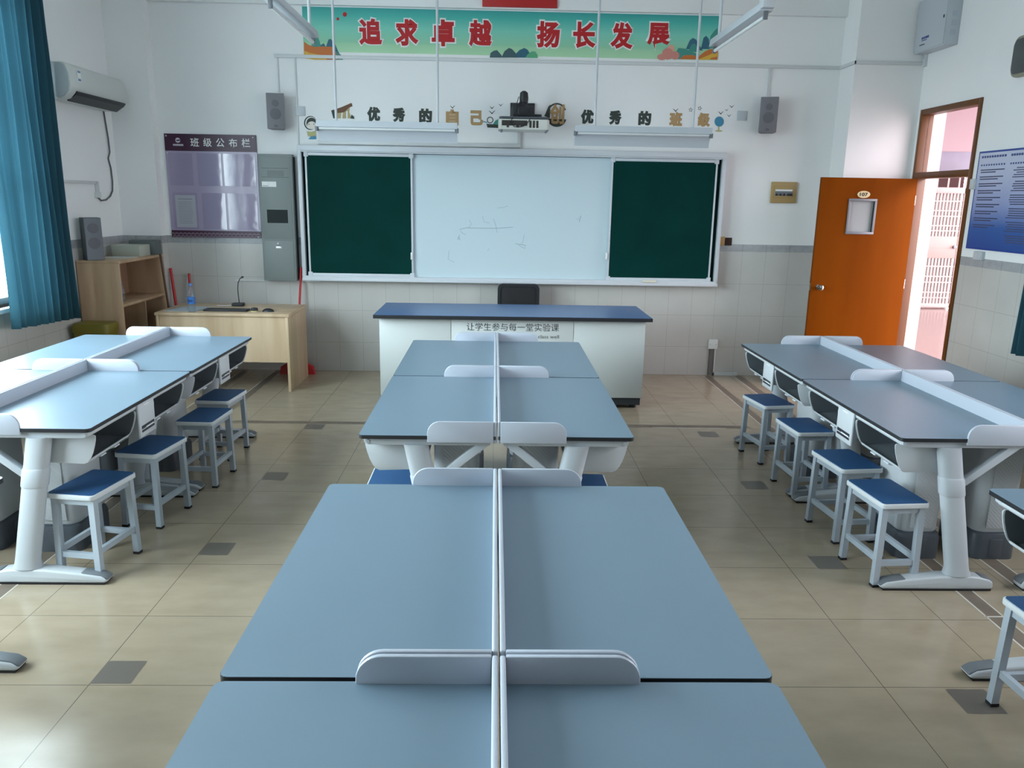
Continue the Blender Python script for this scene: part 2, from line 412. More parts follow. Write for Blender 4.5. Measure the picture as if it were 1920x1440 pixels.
# corridor end wall with an opening for the gate
cw = B(); cw.box(XR+WT, 7.1, 14.0, 14.2, 0, CZ); cw.box(8.32, 11.5, 14.0, 14.2, 0, CZ); cw.box(7.1, 8.32, 14.0, 14.2, 2.62, CZ)
struct(cw.end('wall_corridor', PINK, smooth=False))
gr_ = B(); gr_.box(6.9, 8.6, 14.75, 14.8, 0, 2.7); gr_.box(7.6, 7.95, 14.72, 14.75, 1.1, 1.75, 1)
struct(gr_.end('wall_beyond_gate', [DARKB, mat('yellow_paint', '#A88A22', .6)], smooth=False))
pp = B(); pp.box(XR+WT-.01, XR+WT+.01, 7.8, 14.0, 0, CZ)
struct(pp.end('wall_corridor_side', PINK, smooth=False))

# windows
def window(n, y0, y1, z0, z1, x, inside):
    r = bpy.data.objects.new('window_%d' % n, None); COL.objects.link(r); r.location = (x, (y0+y1)/2, z0); struct(r)
    w, h = (y1-y0)/2, z1-z0; b = B(); f = .05
    for a, c, d, e in ((-w, w, 0, f), (-w, w, h-f, h), (-w, -w+f, f, h-f), (w-f, w, f, h-f), (-f/2, f/2, f, h-f), (-w+f, w-f, h*.68, h*.68+f)):
        b.box(-.035, .035, a, c, d, e, bev=.004)
    b.end('window_frame', ALUM, r)
    B().box(-.003, .003, -w+.03, w-.03, .03, h-.03).end('window_pane', GLASS, r, smooth=False)
    s = B(); s.box(min(0, inside*.19), max(0, inside*.19), -w-.05, w+.05, -.035, .0, bev=.006); s.end('window_sill', PAINT, r)
    return r
for i, (a, b_, c, d) in enumerate(WIN_L): window(i+1, a, b_, c, d, XL-.14, 1)
for i, (a, b_, c, d) in enumerate(WIN_R): window(i+4, a, b_, c, d, XR+.14, -1)

# curtains
def curtain(label, x, y0, y1, z0, z1, pleats, amp, slope=0):
    b = B(); n = pleats*12; rows = 14; t = bmesh.new(); G = []
    ph = [random.uniform(-.5, .5) for _ in range(pleats+2)]
    for j in range(rows+1):
        k = j/rows; row = []
        for i in range(n+1):
            s_ = i/n; q = s_*pleats; a = amp*(.65+.35*(1-k))*(1+.35*ph[int(q)])
            yy = y0+(y1-y0)*s_ + .012*math.sin(7*k+q)
            zz = z0 + slope*s_ + (z1-z0-slope*s_)*k
            row.append(t.verts.new((x + a*math.sin(2*PI*q+ph[int(q)]*.6*k) + .01*math.sin(3*q+2*k), yy, zz)))
        G.append(row)
    for j in range(rows):
        for i in range(n): t.faces.new((G[j][i], G[j][i+1], G[j+1][i+1], G[j+1][i]))
    r = bmesh.ops.solidify(t, geom=t.faces[:], thickness=.004)
    b._merge(t, 0)
    return tag(b.end('curtain', CURT, angle=180), label, 'curtain')
curtain('long teal pleated curtain gathered beside the left window, air conditioner behind it', XL+.13, 5.84, 6.79,   .79, 3.42, 10, .055, -.05)
curtain('teal curtain corner at the right photo edge under the blue rules board', XR-.10, 5.05, 5.77, .72, 3.15, 9, .035)
def rail(label, x, y0, y1, z, xw):
    b = B(); b.box(x-.012, x+.012, y0, y1, z-.012, z+.014, bev=.003)
    for q in (y0+.05, (y0+y1)/2, y1-.05): b.box(min(x, xw), max(x, xw), q-.012, q+.012, z-.004, z+.008)
    tag(b.end('curtain_rail', ALUM), label, 'curtain rail')
rail('white curtain rail over the left windows', XL+.13, 1.2, 6.85, 3.428, XL)
rail('white curtain rail over the right windows', XR-.10, 1.4, 5.98, 3.16, XR)

# ------------------------------------------------------------------ door to the corridor
dr = bpy.data.objects.new('door_1', None); COL.objects.link(dr); dr.location = (XR, (DOOR[0]+DOOR[1])/2, 0); struct(dr)
dy0, dy1, dz = DOOR[0]-(DOOR[0]+DOOR[1])/2, DOOR[1]-(DOOR[0]+DOOR[1])/2, DOOR[2]
b = B(); fx0, fx1 = -.015, .10
b.box(fx0, fx1, dy0, dy0+.045, 0, dz, bev=.004); b.box(fx0, fx1, dy1-.045, dy1, 0, dz, bev=.004)
b.box(fx0, fx1, dy0+.045, dy1-.045, dz-.05, dz, bev=.004); b.box(fx0, fx1, dy0+.045, dy1-.045, 2.045, 2.105, bev=.004)
b.end('door_frame', FRAMEW, dr)
B().box(.05, .056, dy0+.045, dy1-.045, 2.105, dz-.05).end('transom_pane', PANE, dr, smooth=False)
LW = .93; ly = 7.685-(DOOR[0]+DOOR[1])/2; t_ = .042
lf = B()                                           # leaf stands open at a right angle to the wall: x from -LW to 0
wx0, wx1, wz0, wz1 = -.93+.30, -.93+.53, 1.54, 1.83
lf.box(-LW, wx0, ly-t_/2, ly+t_/2, .01, 2.045); lf.box(wx1, -.01, ly-t_/2, ly+t_/2, .01, 2.045)
lf.box(wx0, wx1, ly-t_/2, ly+t_/2, .01, wz0); lf.box(wx0, wx1, ly-t_/2, ly+t_/2, wz1, 2.045)
leaf = lf.end('door_leaf', DOORW, dr, smooth=False)
b = B(); f = .022
for (a, c, d, e) in ((wx0-f, wx1+f, wz0-f, wz0), (wx0-f, wx1+f, wz1, wz1+f), (wx0-f, wx0, wz0, wz1), (wx1, wx1+f, wz0, wz1)):
    b.box(a, c, ly-t_/2-.008, ly+t_/2+.008, d, e, bev=.002)
b.end('viewing_frame', mat('grey_bead', '#7D8085', .4), leaf)
B().box(wx0, wx1, ly-.003, ly+.003, wz0, wz1).end('viewing_pane', pane_material('frosted_glass', '#DDE2E2', cloudy=.55), leaf, smooth=False)
npx = -.93+.415
o = B().prism([(npx+.062*math.cos(a*PI/16), 1.892+.033*math.sin(a*PI/16)) for a in range(32)], 'y', ly-t_/2-.005, ly-t_/2, 0).end('number_plate', mat('cream_plate', '#D8C79A', .4), leaf, smooth=False)
tag(o, 'cream oval plate reading 107')
text('plate_number', '107', (npx, ly-t_/2-.0052, 1.892), .078, .034, INK, leaf, bold=.04)
kb = B(); kb.lathe([(.027, 0), (.027, .006), (.014, .008), (.013, .03), (.024, .04), (.029, .052), (.026, .066), (.012, .072)], (-.93+.073, ly-t_/2, 1.003), axis='y')
kb.box(-.932, -.928, ly-.012, ly+.012, .97, 1.04)
tag(kb.end('door_knob', mat('polished_steel', '#B9B6B2', .18, metal=1), leaf), 'chrome door knob')
b = B()
for z in (.25, 1.0, 1.8): b.cyl((-.004, ly, z), (-.004, ly, z+.09), .008, seg=10)
b.end('hinges', ALU, leaf)

# gate at the corridor end
g = thing('security_gate', 'white barred metal gate across the corridor end, seen through the open doorway', 'gate', (7.7, 14.0, 0))
b = B(); X0, X1 = -.58, .58
for a, c, d, e in ((X0, X1, 0.02, .09), (X0, X1, 2.02, 2.12), (X0, X1, 2.56, 2.62), (X0, X0+.05, .02, 2.62), (X1-.09, X1, .02, 2.62)):
    b.box(a, c, -.02, .03, d, e, bev=.004)
b.end('gate_frame', mat('gate_white', '#93827D', .45), g)
b = B()
for z0, z1 in ((.09, .90), (1.28, 2.02)):
    for i in range(17): x = X0+.09+i*(1.16-.16)/17; b.box(x-.017, x+.017, -.008, .014, z0, z1)
    for q in (.13, .25, .47, .60, .82): zz = z0+(z1-z0)*q; b.box(X0+.05, X1-.09, -.010, .016, zz-.011, zz+.011)
for i in range(1, 6): x = X0+i*(X1-X0)/6; b.box(x-.008, x+.008, -.01, .015, 2.12, 2.56)
b.end('bars', MATS['gate_white'], g, smooth=False)
b = B(); b.box(X0+.05, X1-.09, -.012, .018, .90, 1.28, bev=.003); b.box(X0+.05, X1-.09, -.016, -.012, 1.08, 1.086)
b.end('kick_panel', mat('gate_panel', '#8C756E', .5), g)
b = B(); b.lathe([(.02, 0), (.03, .02), (.03, .045), (.01, .05)], (X1-.14, -.012, 1.1), axis='y', seg=14); b.end('gate_knob', GREYP, g)
for nm, u0, u1, v0, v1 in (('notice_board', 1756, 1840, 284, 322),):
    p, q = at_y(u0, v0, 13.98), at_y(u1, v1, 13.98)
    o = B().box(p.x, q.x, 13.975, 14.0, q.z, p.z, bev=.004).end(nm, mat('pale_lilac_print', '#7B7888', .6, var=.1, vscale=5))
    tag(o, 'pale lilac notice board on the pink corridor wall above the gate', 'notice board')

# ------------------------------------------------------------------ laboratory desks
# local frame: back edge on x = 0, user edge at x = .614, length along y, floor z = 0
DT, TH = .7635, .018
def make_desk():
    d = thing('lab_desk', 'desk', 'desk')
    b = B()
    pts = [(.004, -.6), (.594, -.6)] + [(.594+.02*math.cos(a), -.58+.02*math.sin(a)) for a in (math.radians(q) for q in (-60, -30, 0))]
    pts += [(.594+.02*math.cos(a), .58+.02*math.sin(a)) for a in (math.radians(q) for q in (0, 30, 60, 90))] + [(.004, .6)]
    b.prism(pts, 'z', DT-TH, DT-.0015, 1); b.prism([(.004+(x-.004)*.9985, y*.9985) for x, y in pts], 'z', DT-.0015, DT, 0)
    b.end('desktop', [TOP, BLACK], d, angle=30)
    r_ = lambda n: [math.radians(90*i/n) for i in range(n+1)]
    B().box(.002, .0150, -.6, .6, DT-.035, DT+.066, bev=.005, seg=3).end('back_screen', LAM, d)
    for sgn in (-1, 1):
        R = .058; zt = DT+.066; z0 = DT-.032; xe = .31
        prof = [(.015, z0), (xe, z0)] + [(xe-R+R*math.cos(a), zt-R+R*math.sin(a)) for a in r_(8)] + [(.015, zt)]
        y0, y1 = sorted((sgn*.5905, sgn*.6035))
        B().prism(prof, 'y', y0, y1, 0, bev=.004, seg=2).end('side_screen', LAM, d)
    B().cyl((.578, -.56, .728), (.578, .56, .728), .0155, seg=14).box(.555, .585, -.56, .56, .730, DT-TH).end('front_rail', PLAS, d)
    b = B(); b.box(.05, .09, -.55, .55, .70, DT-TH); b.end('back_rail', METAL_W, d)
    for sgn in (-1, 1):
        y = sgn*.555; b = B()
        b.prism([(.03, .712), (.575, .712), (.592, .722), (.596, .7455), (.03, .7455)], 'y', y-.024, y+.024, 0, bev=.004)
        b.cyl((.577, y+sgn*.022, .729), (.577, y+sgn*.027, .729), .0095, seg=16)
        rings = []
        for z, cx, hw, hd in ((.075, .238, .066, .042), (.10, .241, .0585, .039), (.12, .244, .0565, .038), (.48, .317, .056, .037), (.70, .362, .056, .037), (.715, .366, .058, .038)):
            rings.append([(cx+hw*math.cos(2*PI*i/20)*(abs(math.cos(2*PI*i/20))**-.25 if abs(math.cos(2*PI*i/20)) > .01 else 1), y+hd*math.sin(2*PI*i/20), z) for i in range(20)])
        b.loft(rings)
        rings = []
        for z, cx in ((.475, .316), (.485, .318), (.556, .332), (.566, .334)):
            e = .004 if z in (.485, .556) else .0005
            rings.append([(cx+(.0565+e)*math.cos(2*PI*i/20)*(abs(math.cos(2*PI*i/20))**-.25 if abs(math.cos(2*PI*i/20)) > .01 else 1), y+(.038+e)*math.sin(2*PI*i/20), z) for i in range(20)])
        b.loft(rings)
        b.prism([(.285, .51), (.285, .553), (.095, .712), (.035, .712)], 'y', y-.017, y+.017, 0, bev=.004)
        lg = b.end('leg', METAL_W, d)
        ft = [(.075, .008), (.60, .008), (.613, .014), (.612, .026), (.585, .042), (.50, .055), (.40, .066), (.32, .074), (.17, .074), (.13, .068), (.09, .058), (.071, .045), (.069, .02)]
        B().prism(ft, 'y', y-.036, y+.036, 0, bev=.010, seg=3).prism([(.08, 0), (.60, 0), (.608, .009), (.075, .009)], 'y', y-.034, y+.034, 1).end('foot', [PLAS, RUB], lg)
        B().prism([(.475, .048), (.50, .0595), (.585, .047), (.614, .030), (.616, .020), (.60, .026)], 'y', y-.029, y+.029, 0, bev=.006, seg=2).end('foot_cap', GREYP, lg)
        B().prism([(.128, .045), (.128, .073), (.088, .0625), (.067, .048), (.066, .030)], 'y', y-.029, y+.029, 0, bev=.006, seg=2).end('foot_cap', GREYP, lg)
    for sgn in (-1, 1):                               # two open book trays
        a, c = sorted((sgn*.105, sgn*.522)); b = B()
        prof = [(.33, .712), (.33, .590), (.342, .579), (.535, .572), (.552, .580), (.567, .600), (.580, .628), (.590, .660), (.597, .690), (.598, .706), (.592, .712)]
        inn = [(.335, .711), (.335, .592), (.535, .577), (.549, .584), (.563, .603), (.575, .631), (.585, .662), (.591, .690), (.590, .711)]
        for s0, s1, i0, i1 in ((a, a+.006, a+.006, a+.008), (c-.006, c, c-.008, c-.006)): b.prism(prof, 'y', s0, s1, 0, bev=.002).prism(inn, 'y', i0, i1, 1)
        b.prism([(.33, .584), (.54, .572), (.543, .578), (.33, .592)], 'y', a+.006, c-.006, 1)
        b.box(.325, .334, a+.007, c-.007, .585, .712, 1)
        b.prism([(.535, .571), (.552, .578), (.558, .590), (.553, .592), (.540, .580)], 'y', a+.006, c-.006, 0, bev=.002)
        for q in (.33, .66): yy = a+(c-a)*q; b.prism([(.535, .566), (.558, .571), (.556, .577), (.535, .575)], 'y', yy-.025, yy+.025, 0)
        b.end('book_tray', [PLAS, BIN], d)
    pn = B().box(.590, .606, -.093, .093, .560, .742, 0, bev=.007, seg=3).box(.50, .592, -.075, .075, .60, .744).end('centre_panel', PLAS, d)
    b = B()
    b.prism(rr(.15, .017, .004, 3, 0, .614), 'x', .606, .6068); b.prism(rr(.15, .012, .004, 3, 0, .594), 'x', .606, .6068)
    b.end('panel_stripe', mat('dark_navy_print', '#272B36', .4), pn)
    b = B(); b.prism(rr(.09, .006, .002, 2, .02, .606), 'x', .6068, .6074); b.box(.606, .6068, -.03, .03, .722, .727)
    b.end('panel_slot', WHITE, pn)
    return d
UL, GAP, HALF = 1.2, .0137, .616
CX, LX, RX = .019, -2.409, 2.473
desk0 = make_desk(); used = []
def desk(x, y, side, label, group):
    o = desk0 if not used else copy_tree(desk0); used.append(1)
    o.location = (x, y, 0); o.rotation_euler = (0, 0, 0 if side > 0 else PI); tag(o, label, 'desk', group)
GD = 'pale blue two-seat laboratory desks'
yN = 2.74; yF = 3.353
desk(CX, yN-.6, -1, 'pale blue lab desk second from the camera in the centre block, left half', GD)
desk(CX, yN-.6, 1, 'pale blue lab desk second from the camera in the centre block, right half', GD)
desk(CX, yN-1.8-GAP, -1, 'pale blue lab desk nearest the camera at the bottom of the photo, left half', GD)
desk(CX, yN-1.8-GAP, 1, 'pale blue lab desk nearest the camera at the bottom of the photo, right half', GD)
desk(CX, yF+.6, -1, 'pale blue lab desk of the far centre block, near row, left half', GD)
desk(CX, yF+.6, 1, 'pale blue lab desk of the far centre block, near row, right half', GD)
desk(CX, yF+1.8+GAP, -1, 'pale blue lab desk right before the lectern, left half', GD)
desk(CX, yF+1.8+GAP, 1, 'pale blue lab desk right before the lectern, right half', GD)
desk(LX, 3.4+.6, -1, 'pale blue lab desk of the left block, near row, half next to the window', GD)
desk(LX, 3.4+.6, 1, 'pale blue lab desk of the left block, near row, half next to the aisle', GD)
desk(LX, 3.4+1.8+GAP, -1, 'pale blue lab desk of the left block, far row, half by the curtain', GD)
desk(LX, 3.4+1.8+GAP, 1, 'pale blue lab desk of the left block, far row, half before the wooden teacher desk', GD)
desk(RX, 3.388+.6, -1, 'pale blue lab desk of the right block, near row, half next to the aisle', GD)
desk(RX, 3.388+.6, 1, 'pale blue lab desk of the right block, near row, half next to the right wall', GD)
desk(RX, 3.388+1.8+GAP, -1, 'pale blue lab desk of the right block, far row, half next to the aisle', GD)
desk(RX, 3.388+1.8+GAP, 1, 'pale blue lab desk of the right block, far row, half before the open door', GD)
desk(RX, 2.751-.6, -1, 'pale blue lab desk cut off by the right edge of the photo', GD)
desk(LX, 2.785-.6, 1, 'pale blue lab desk cut off by the left edge of the photo', GD)

# utility pedestals under the desks
RIB = mat('ribbed_plastic', '#C2C7CB', .45); _t = NT(RIB); _c = _t.n.new('ShaderNodeTexCoord'); _w = _t.n.new('ShaderNodeTexWave')
_w.bands_direction = 'DIAGONAL'; _w.inputs['Scale'].default_value = 32; _t.put(_w.inputs['Vector'], _c.outputs['Object'])
_b = _t.n.new('ShaderNodeBump'); _b.inputs['Strength'].default_value = .3; _b.inputs['Distance'].default_value = .003; _t.put(_b.inputs['Height'], _w.outputs[0]); _t.put(_t.b.inputs['Normal'], _b.outputs[0])
def make_pedestal():
    p = thing('utility_pedestal', 'p', 'pedestal')
    def ring(w, d, r, z): return [(x, y, z) for x, y in rr(w, d, r, 5)]
    B().loft([ring(.200, .30, .05, .142), ring(.212, .312, .055, .15), ring(.222, .322, .06, .42), ring(.226, .326, .06, .705)]).end('pedestal_body', PLAS, p)
    b = B(); b.loft([ring(.235, .345, .045, 0), ring(.235, .345, .045, .11), ring(.222, .332, .045, .135), ring(.206, .306, .05, .142)])
    for sgn in (-1, 1):
        b.box(-.035, .035, sgn*.172-.004, sgn*.172+.004, .01, .112, bev=.003); b.box(sgn*.117-.004, sgn*.117+.004, -.05, .05, .01, .112, bev=.003)
    b.end('pedestal_base', DGREY, p)
    for sgn in (-1, 1):
        B().box(-.06, .06, sgn*.1645-.002, sgn*.1645+.001, .17, .69, bev=.002).end('ribbed_strip', RIB, p)
    return p
ped0 = make_pedestal(); pu = []
def pedestal(x, y, label):
    o = ped0 if not pu else copy_tree(ped0); pu.append(1)
    o.location = (x, y, 0); tag(o, label, 'pedestal', 'white utility pedestals under the desks')
PY = .36+.17
for cx, y0, who, sl, sr in ((CX, yF, 'centre', 'left', 'right'), (LX, 3.4, 'left', 'window', 'aisle'), (RX-.05, 3.388, 'right', 'aisle', 'wall')):
    for k, row in ((0, 'near'), (1, 'far')):
        for sg, sd in ((-1, sl), (1, sr)):
            pedestal(cx+sg*.20, y0+PY+k*(UL+GAP), 'white pedestal with dark grey base under the %s block of desks, %s row, %s side' % (who, row, sd))
pedestal(RX-.20, 2.751-1.2+PY, 'white pedestal with dark grey base under the desk at the right photo edge')

# ------------------------------------------------------------------ stools
def make_stool():
    s = thing('stool', 's', 'stool')
    st = B().prism(rr(.240, .345, .022, 4), 'z', .404, .428, 0, bev=.004).end('seat', mat('seat_edge_white', '#D3D7DA', .4), s)
    B().prism(rr(.226, .331, .016, 4), 'z', .428, .4305, 0).end('seat_pad', NAVY, st)
    for sx_ in (-1, 1):
        for sy_ in (-1, 1):
            x, y = sx_*.093, sy_*.140; q = .0145
            l = B().loft([[(x+sx_*.006+a*q, y+sy_*.008+c*q, .012) for a, c in ((-1, -1), (1, -1), (1, 1), (-1, 1))], [(x+a*q, y+c*q, .405) for a, c in ((-1, -1), (1, -1), (1, 1), (-1, 1))]]).end('leg', SMET, s, angle=20)
            B().box(x+sx_*.006-.016, x+sx_*.006+.016, y+sy_*.008-.016, y+sy_*.008+.016, 0, .013).end('leg_tip', RUB, l, smooth=False)
    for sx_ in (-1, 1):
        B().box(sx_*.096-.010, sx_*.096+.010, -.132, .132, .125, .152).end('stretcher', SMET, s, smooth=False)
        B().box(sx_*.093-.008, sx_*.093+.008, -.128, .128, .372, .404).end('apron', SMET, s, smooth=False)
    for sy_ in (-1, 1):
        B().box(-.085, .085, sy_*.144-.010, sy_*.144+.010, .105, .132).end('stretcher', SMET, s, smooth=False)
        B().box(-.08, .08, sy_*.140-.008, sy_*.140+.008, .372, .404).end('apron', SMET, s, smooth=False)
    return s
stool0 = make_stool(); su = []
def stool(x, y, rz, label):
    o = stool0 if not su else copy_tree(stool0); su.append(1)
    o.location = (x, y, 0); o.rotation_euler = (0, 0, math.radians(rz)); tag(o, label, 'stool', 'navy topped stools at the desks')
stool(-1.925, 3.625, -9, 'navy topped steel stool nearest the camera in the left row')
stool(-1.895, 4.225, -8, 'navy topped steel stool second from the camera in the left row')
stool(-1.825, 4.85, -3, 'navy topped steel stool third from the camera in the left row')
stool(-1.895, 5.365, -4, 'navy topped steel stool farthest from the camera in the left row')
stool(1.935, 3.60, 5, 'navy topped steel stool nearest the camera of the four along the right block')
stool(1.95, 4.09, 6, 'navy topped steel stool second of the four along the right desk block')
stool(1.975, 4.76, 4, 'navy topped steel stool third of the four along the right desk block')
stool(1.965, 5.405, 9, 'navy topped steel stool farthest of the four along the right desk block')
stool(1.965, 2.385, 3, 'navy topped steel stool half cut off at the lower right edge of the photo')
stool(-.49, 3.715, 0, 'navy topped stool half hidden under the far centre desks, left side')
stool(.45, 3.635, 0, 'navy topped stool half hidden under the far centre desks, right side')

# crumpled tissue in a tray of the left block
b = B(); t = bmesh.new(); bmesh.ops.create_icosphere(t, subdivisions=3, radius=.04)
for v in t.verts: v.co *= 1+.45*(random.random()-.5); v.co.z *= .75
b._merge(t, 0); o = b.end('crumpled_bag', mat('clear_bag', '#9A9DA0', .3), smooth=True, loc=(LX+.50, 4.14, .609), angle=20)
tag(o, 'crumpled grey plastic bag in a book tray of the left desks', 'plastic bag')

# ------------------------------------------------------------------ lectern
le = thing('demonstration_bench', 'long white demonstration bench with dark blue top and Chinese lettering before the board', 'bench', (.165, 6.72, 0))
b = B(); b.box(-1.19, 1.19, -.085, .73, .788, .8185, 1, bev=.003); b.box(-1.186, 1.186, -.081, .726, .8185, .82, 0)
b.end('bench_top', [mat('deep_blue_laminate', '#4A6C9C', .3), BLACK], le, smooth=False)
B().box(-1.15, 1.145, .012, .70, .095, .788).end('bench_carcass', mat('bench_white', '#C3C8C6', .45), le, smooth=False)
for a, c in ((-1.15, -.536), (-.532, .522), (.526, 1.145)):
    B().box(a, c, -.004, .014, .10, .786, bev=.002).end('front_panel', MATS['bench_white'], le)
B().box(-1.14, 1.135, .012, .69, .032, .10).end('plinth', mat('plinth_grey', '#2E3338', .5), le, smooth=False)
for x in (-1.08, 0, 1.08):
    for y in (.07, .6): B().cyl((x, y, 0), (x, y, .034), .03, seg=14).end('foot', RUB, le)
p0, p1 = at_y(875, 613, 6.715), at_y(1048, 614, 6.715)
text('bench_lettering', '让学生参与每一堂实验课', ((p0.x+p1.x)/2-.165, -.0045, (p0.z+p1.z)/2), p1.x-p0.x, .068, INK, le, bold=-.006)
p0, p1 = at_y(1004, 632, 6.715), at_y(1048, 632, 6.715)
text('bench_lettering', 'l class well', ((p0.x+p1.x)/2-.165, -.0045, p0.z+.004), p1.x-p0.x, .03, INK, le)

# office chair behind the bench
ch = thing('office_chair', 'black office chair behind the demonstration bench, only its back showing', 'chair', (.243, 7.735, 0))
b = B(); b.prism(rr(.40, .44, .05, 6, 0, .735), 'y', .18, .215, 0, bev=.01)
b.end('backrest', mat('black_mesh', '#0C0D11', .6), ch)
b = B(); o_ = rr(.42, .46, .055, 6, 0, .735); i_ = rr(.36, .40, .04, 6, 0, .735)
t = bmesh.new()
for yy in (.17, .222):
    pass
A = [[t.verts.new((x, yy, z)) for x, z in o_] for yy in (.172, .222)]; Cc = [[t.verts.new((x, yy, z)) for x, z in i_] for yy in (.172, .222)]
n_ = len(o_)
for k in range(n_):
    j = (k+1) % n_
    t.faces.new((A[0][k], A[0][j], Cc[0][j], Cc[0][k])); t.faces.new((A[1][k], A[1][j], Cc[1][j], Cc[1][k]))
    t.faces.new((A[0][k], A[0][j], A[1][j], A[1][k])); t.faces.new((Cc[0][k], Cc[0][j], Cc[1][j], Cc[1][k]))
bmesh.ops.recalc_face_normals(t, faces=t.faces); b._merge(t, 0); b.end('backrest_frame', BLACK, ch)
B().prism(rr(.46, .44, .06, 6, 0, -.02), 'z', .42, .48, 0, bev=.015).end('seat', MATS['black_mesh'], ch)
B().cyl((0, 0, .1), (0, 0, .42), .028).box(-.03, .03, .15, .25, .44, .56).end('column', BLACK, ch)
b = B()
for k in range(5):
    a = 2*PI*k/5; b.cyl((0, 0, .09), (.26*math.cos(a), .26*math.sin(a), .065), .02, .014, seg=10)
b.end('star_base', BLACK, ch)
for k in range(5):
    a = 2*PI*k/5; x, y = .26*math.cos(a), .26*math.sin(a)
    B().cyl((x-.012, y, .026), (x+.012, y, .026), .026, seg=14).cyl((x, y, .03), (x, y, .07), .008, seg=8).end('caster', RUB, ch)

# ------------------------------------------------------------------ sliding chalkboard
bd = thing('sliding_chalkboard', 'wide sliding board on the front wall, whiteboard between two green chalkboards', 'board', (.17, FY, .93))
BX0, BX1, BZ0, BZ1 = -1.945, 2.285, .952, 2.275
def rel(o): o.location = (-.17, -FY, -.93); return o
b = B()
b.box(BX0, BX1, FY-.11, FY, BZ1-.055, BZ1, bev=.006); b.box(BX0, BX1, FY-.128, FY, BZ0, BZ0+.032, bev=.005)
b.box(BX0, BX0+.035, FY-.11, FY, BZ0+.03, BZ1-.05, bev=.004); b.box(BX1-.035, BX1, FY-.11, FY, BZ0+.03, BZ1-.05, bev=.004)
b.box(BX0+.02, BX1-.02, FY-.118, FY-.02, BZ1-.066, BZ1-.056)
b.box(BX0+.02, BX1-.02, FY-.118, FY-.05, BZ0+.032, BZ0+.05)
rel(b.end('board_frame', ALUM, bd))
rel(B().box(BX0+.03, BX1-.03, FY-.04, FY-.005, BZ0+.03, BZ1-.05).end('fixed_backing', GREEN, bd, smooth=False))
wb0, wb1 = at_y(776, 400, FY-.06).x-.02, at_y(1141, 400, FY-.06).x+.02
rel(B().box(wb0, wb1, FY-.065, FY-.042, BZ0+.05, BZ1-.07).end('whiteboard_panel', WBD, bd, smooth=False))
# faint leftover pen strokes on the whiteboard
b = B()
def stroke(pts, r=.0022): b.tube([at_y(u, v, FY-.0655) for u, v in pts], r, 4)
stroke([(873, 440), (866, 436), (862, 430), (875, 427), (905, 428), (932, 428), (962, 426)])
stroke([(880, 412), (884, 420), (878, 428)]); stroke([(905, 405), (907, 416), (918, 418)]); stroke([(925, 410), (930, 424), (932, 436)])
stroke([(862, 440), (858, 448), (864, 450), (860, 444)]); stroke([(983, 440), (980, 455), (972, 460), (984, 466), (986, 460), (966, 457)])
stroke([(932, 390), (944, 389), (952, 386)]); stroke([(1082, 412), (1090, 404), (1086, 416)]); stroke([(842, 470), (840, 486), (852, 492)]); stroke([(914, 470), (917, 466)])
tag(rel(b.end('pen_strokes', mat('faded_marker', '#8E9CA6', .7), bd)), kind='stuff')
def slide(u0, u1, handle_u):
    x0, x1 = at_y(u0, 400, FY-.09).x, at_y(u1, 400, FY-.09).x
    p = rel(B().box(x0, x1, FY-.092, FY-.070, BZ0+.045, BZ1-.068).end('chalkboard_panel', GREEN, bd, smooth=False))
    b = B(); y0, y1 = FY-.098, FY-.068
    b.box(x0-.012, x1+.012, y0, y1, BZ0+.045, BZ0+.078, bev=.003); b.box(x0-.012, x1+.012, y0, y1, BZ1-.098, BZ1-.068, bev=.003)
    b.box(x0-.012, x0+.006, y0, y1, BZ0+.06, BZ1-.08, bev=.002); b.box(x1-.006, x1+.012, y0, y1, BZ0+.06, BZ1-.08, bev=.002)
    for x in (x0, x1):
        for z in (BZ0+.045, BZ1-.11): b.box(x-.022, x+.022, y0-.004, y1, z, z+.045, bev=.003)
    f_ = b.end('panel_frame', ALUM, p)
    h = at_y(handle_u, 480, FY-.1); B().box(h.x-.010, h.x+.010, y0-.014, y0, h.z-.035, h.z+.035, bev=.003).end('slide_handle', WHITE, p)
slide(578, 772, 772); slide(1145, 1337, 1137)
p = at_y(1217, 527, FY-.12)
o = B().box(p.x-.072, p.x+.072, FY-.135, FY-.09, BZ0+.033, BZ0+.058, 0, bev=.006).end('board_eraser', mat('eraser_white', '#D8D4C4', .6)); tag(o, 'whitish board eraser lying on the right of the board ledge', 'eraser')

# ------------------------------------------------------------------ front wall: banner, flag, trunking
yB = FY-.0005
ban = thing('wall_banner', 'long teal landscape banner with eight red Chinese characters high on the front wall', 'banner', (.15, FY, 3.33))
def relb(o): o.location = o.location + Vector((-.15, -FY, -3.33)); return o
BNX0, BNX1, BNZ0, BNZ1 = -1.865, 2.145, 3.145, 3.545
BANM = gradient_material('banner_print', [(0, '#ACD6AC'), (.18, '#A0CEA6'), (.24, '#8CC6A3'), (.55, '#7AC9B4'), (.82, '#46B0A4'), (1, '#349A96')], 'z', BNZ0, BNZ1, .45)
relb(B().box(BNX0, BNX1, FY-.003, FY, BNZ0, BNZ1).end('banner_sheet', BANM, ban, smooth=False))
centers = [(695, 60), (763, 61), (831, 62), (901, 63), (1028, 65), (1096, 66), (1166, 67), (1235, 68)]
for (u, v), c in zip(centers, '追求卓越扬长发展'):
    p = at_y(u, v, FY); w, h = .222, .240
    relb(text('banner_character', c, (p.x, FY-.0032, p.z), w+.030, h+.030, WHITE, ban, bold=.085, extr=.0004))
    relb(text('banner_character', c, (p.x, FY-.0040, p.z), w, h, REDP, ban, bold=.045, extr=.0006))
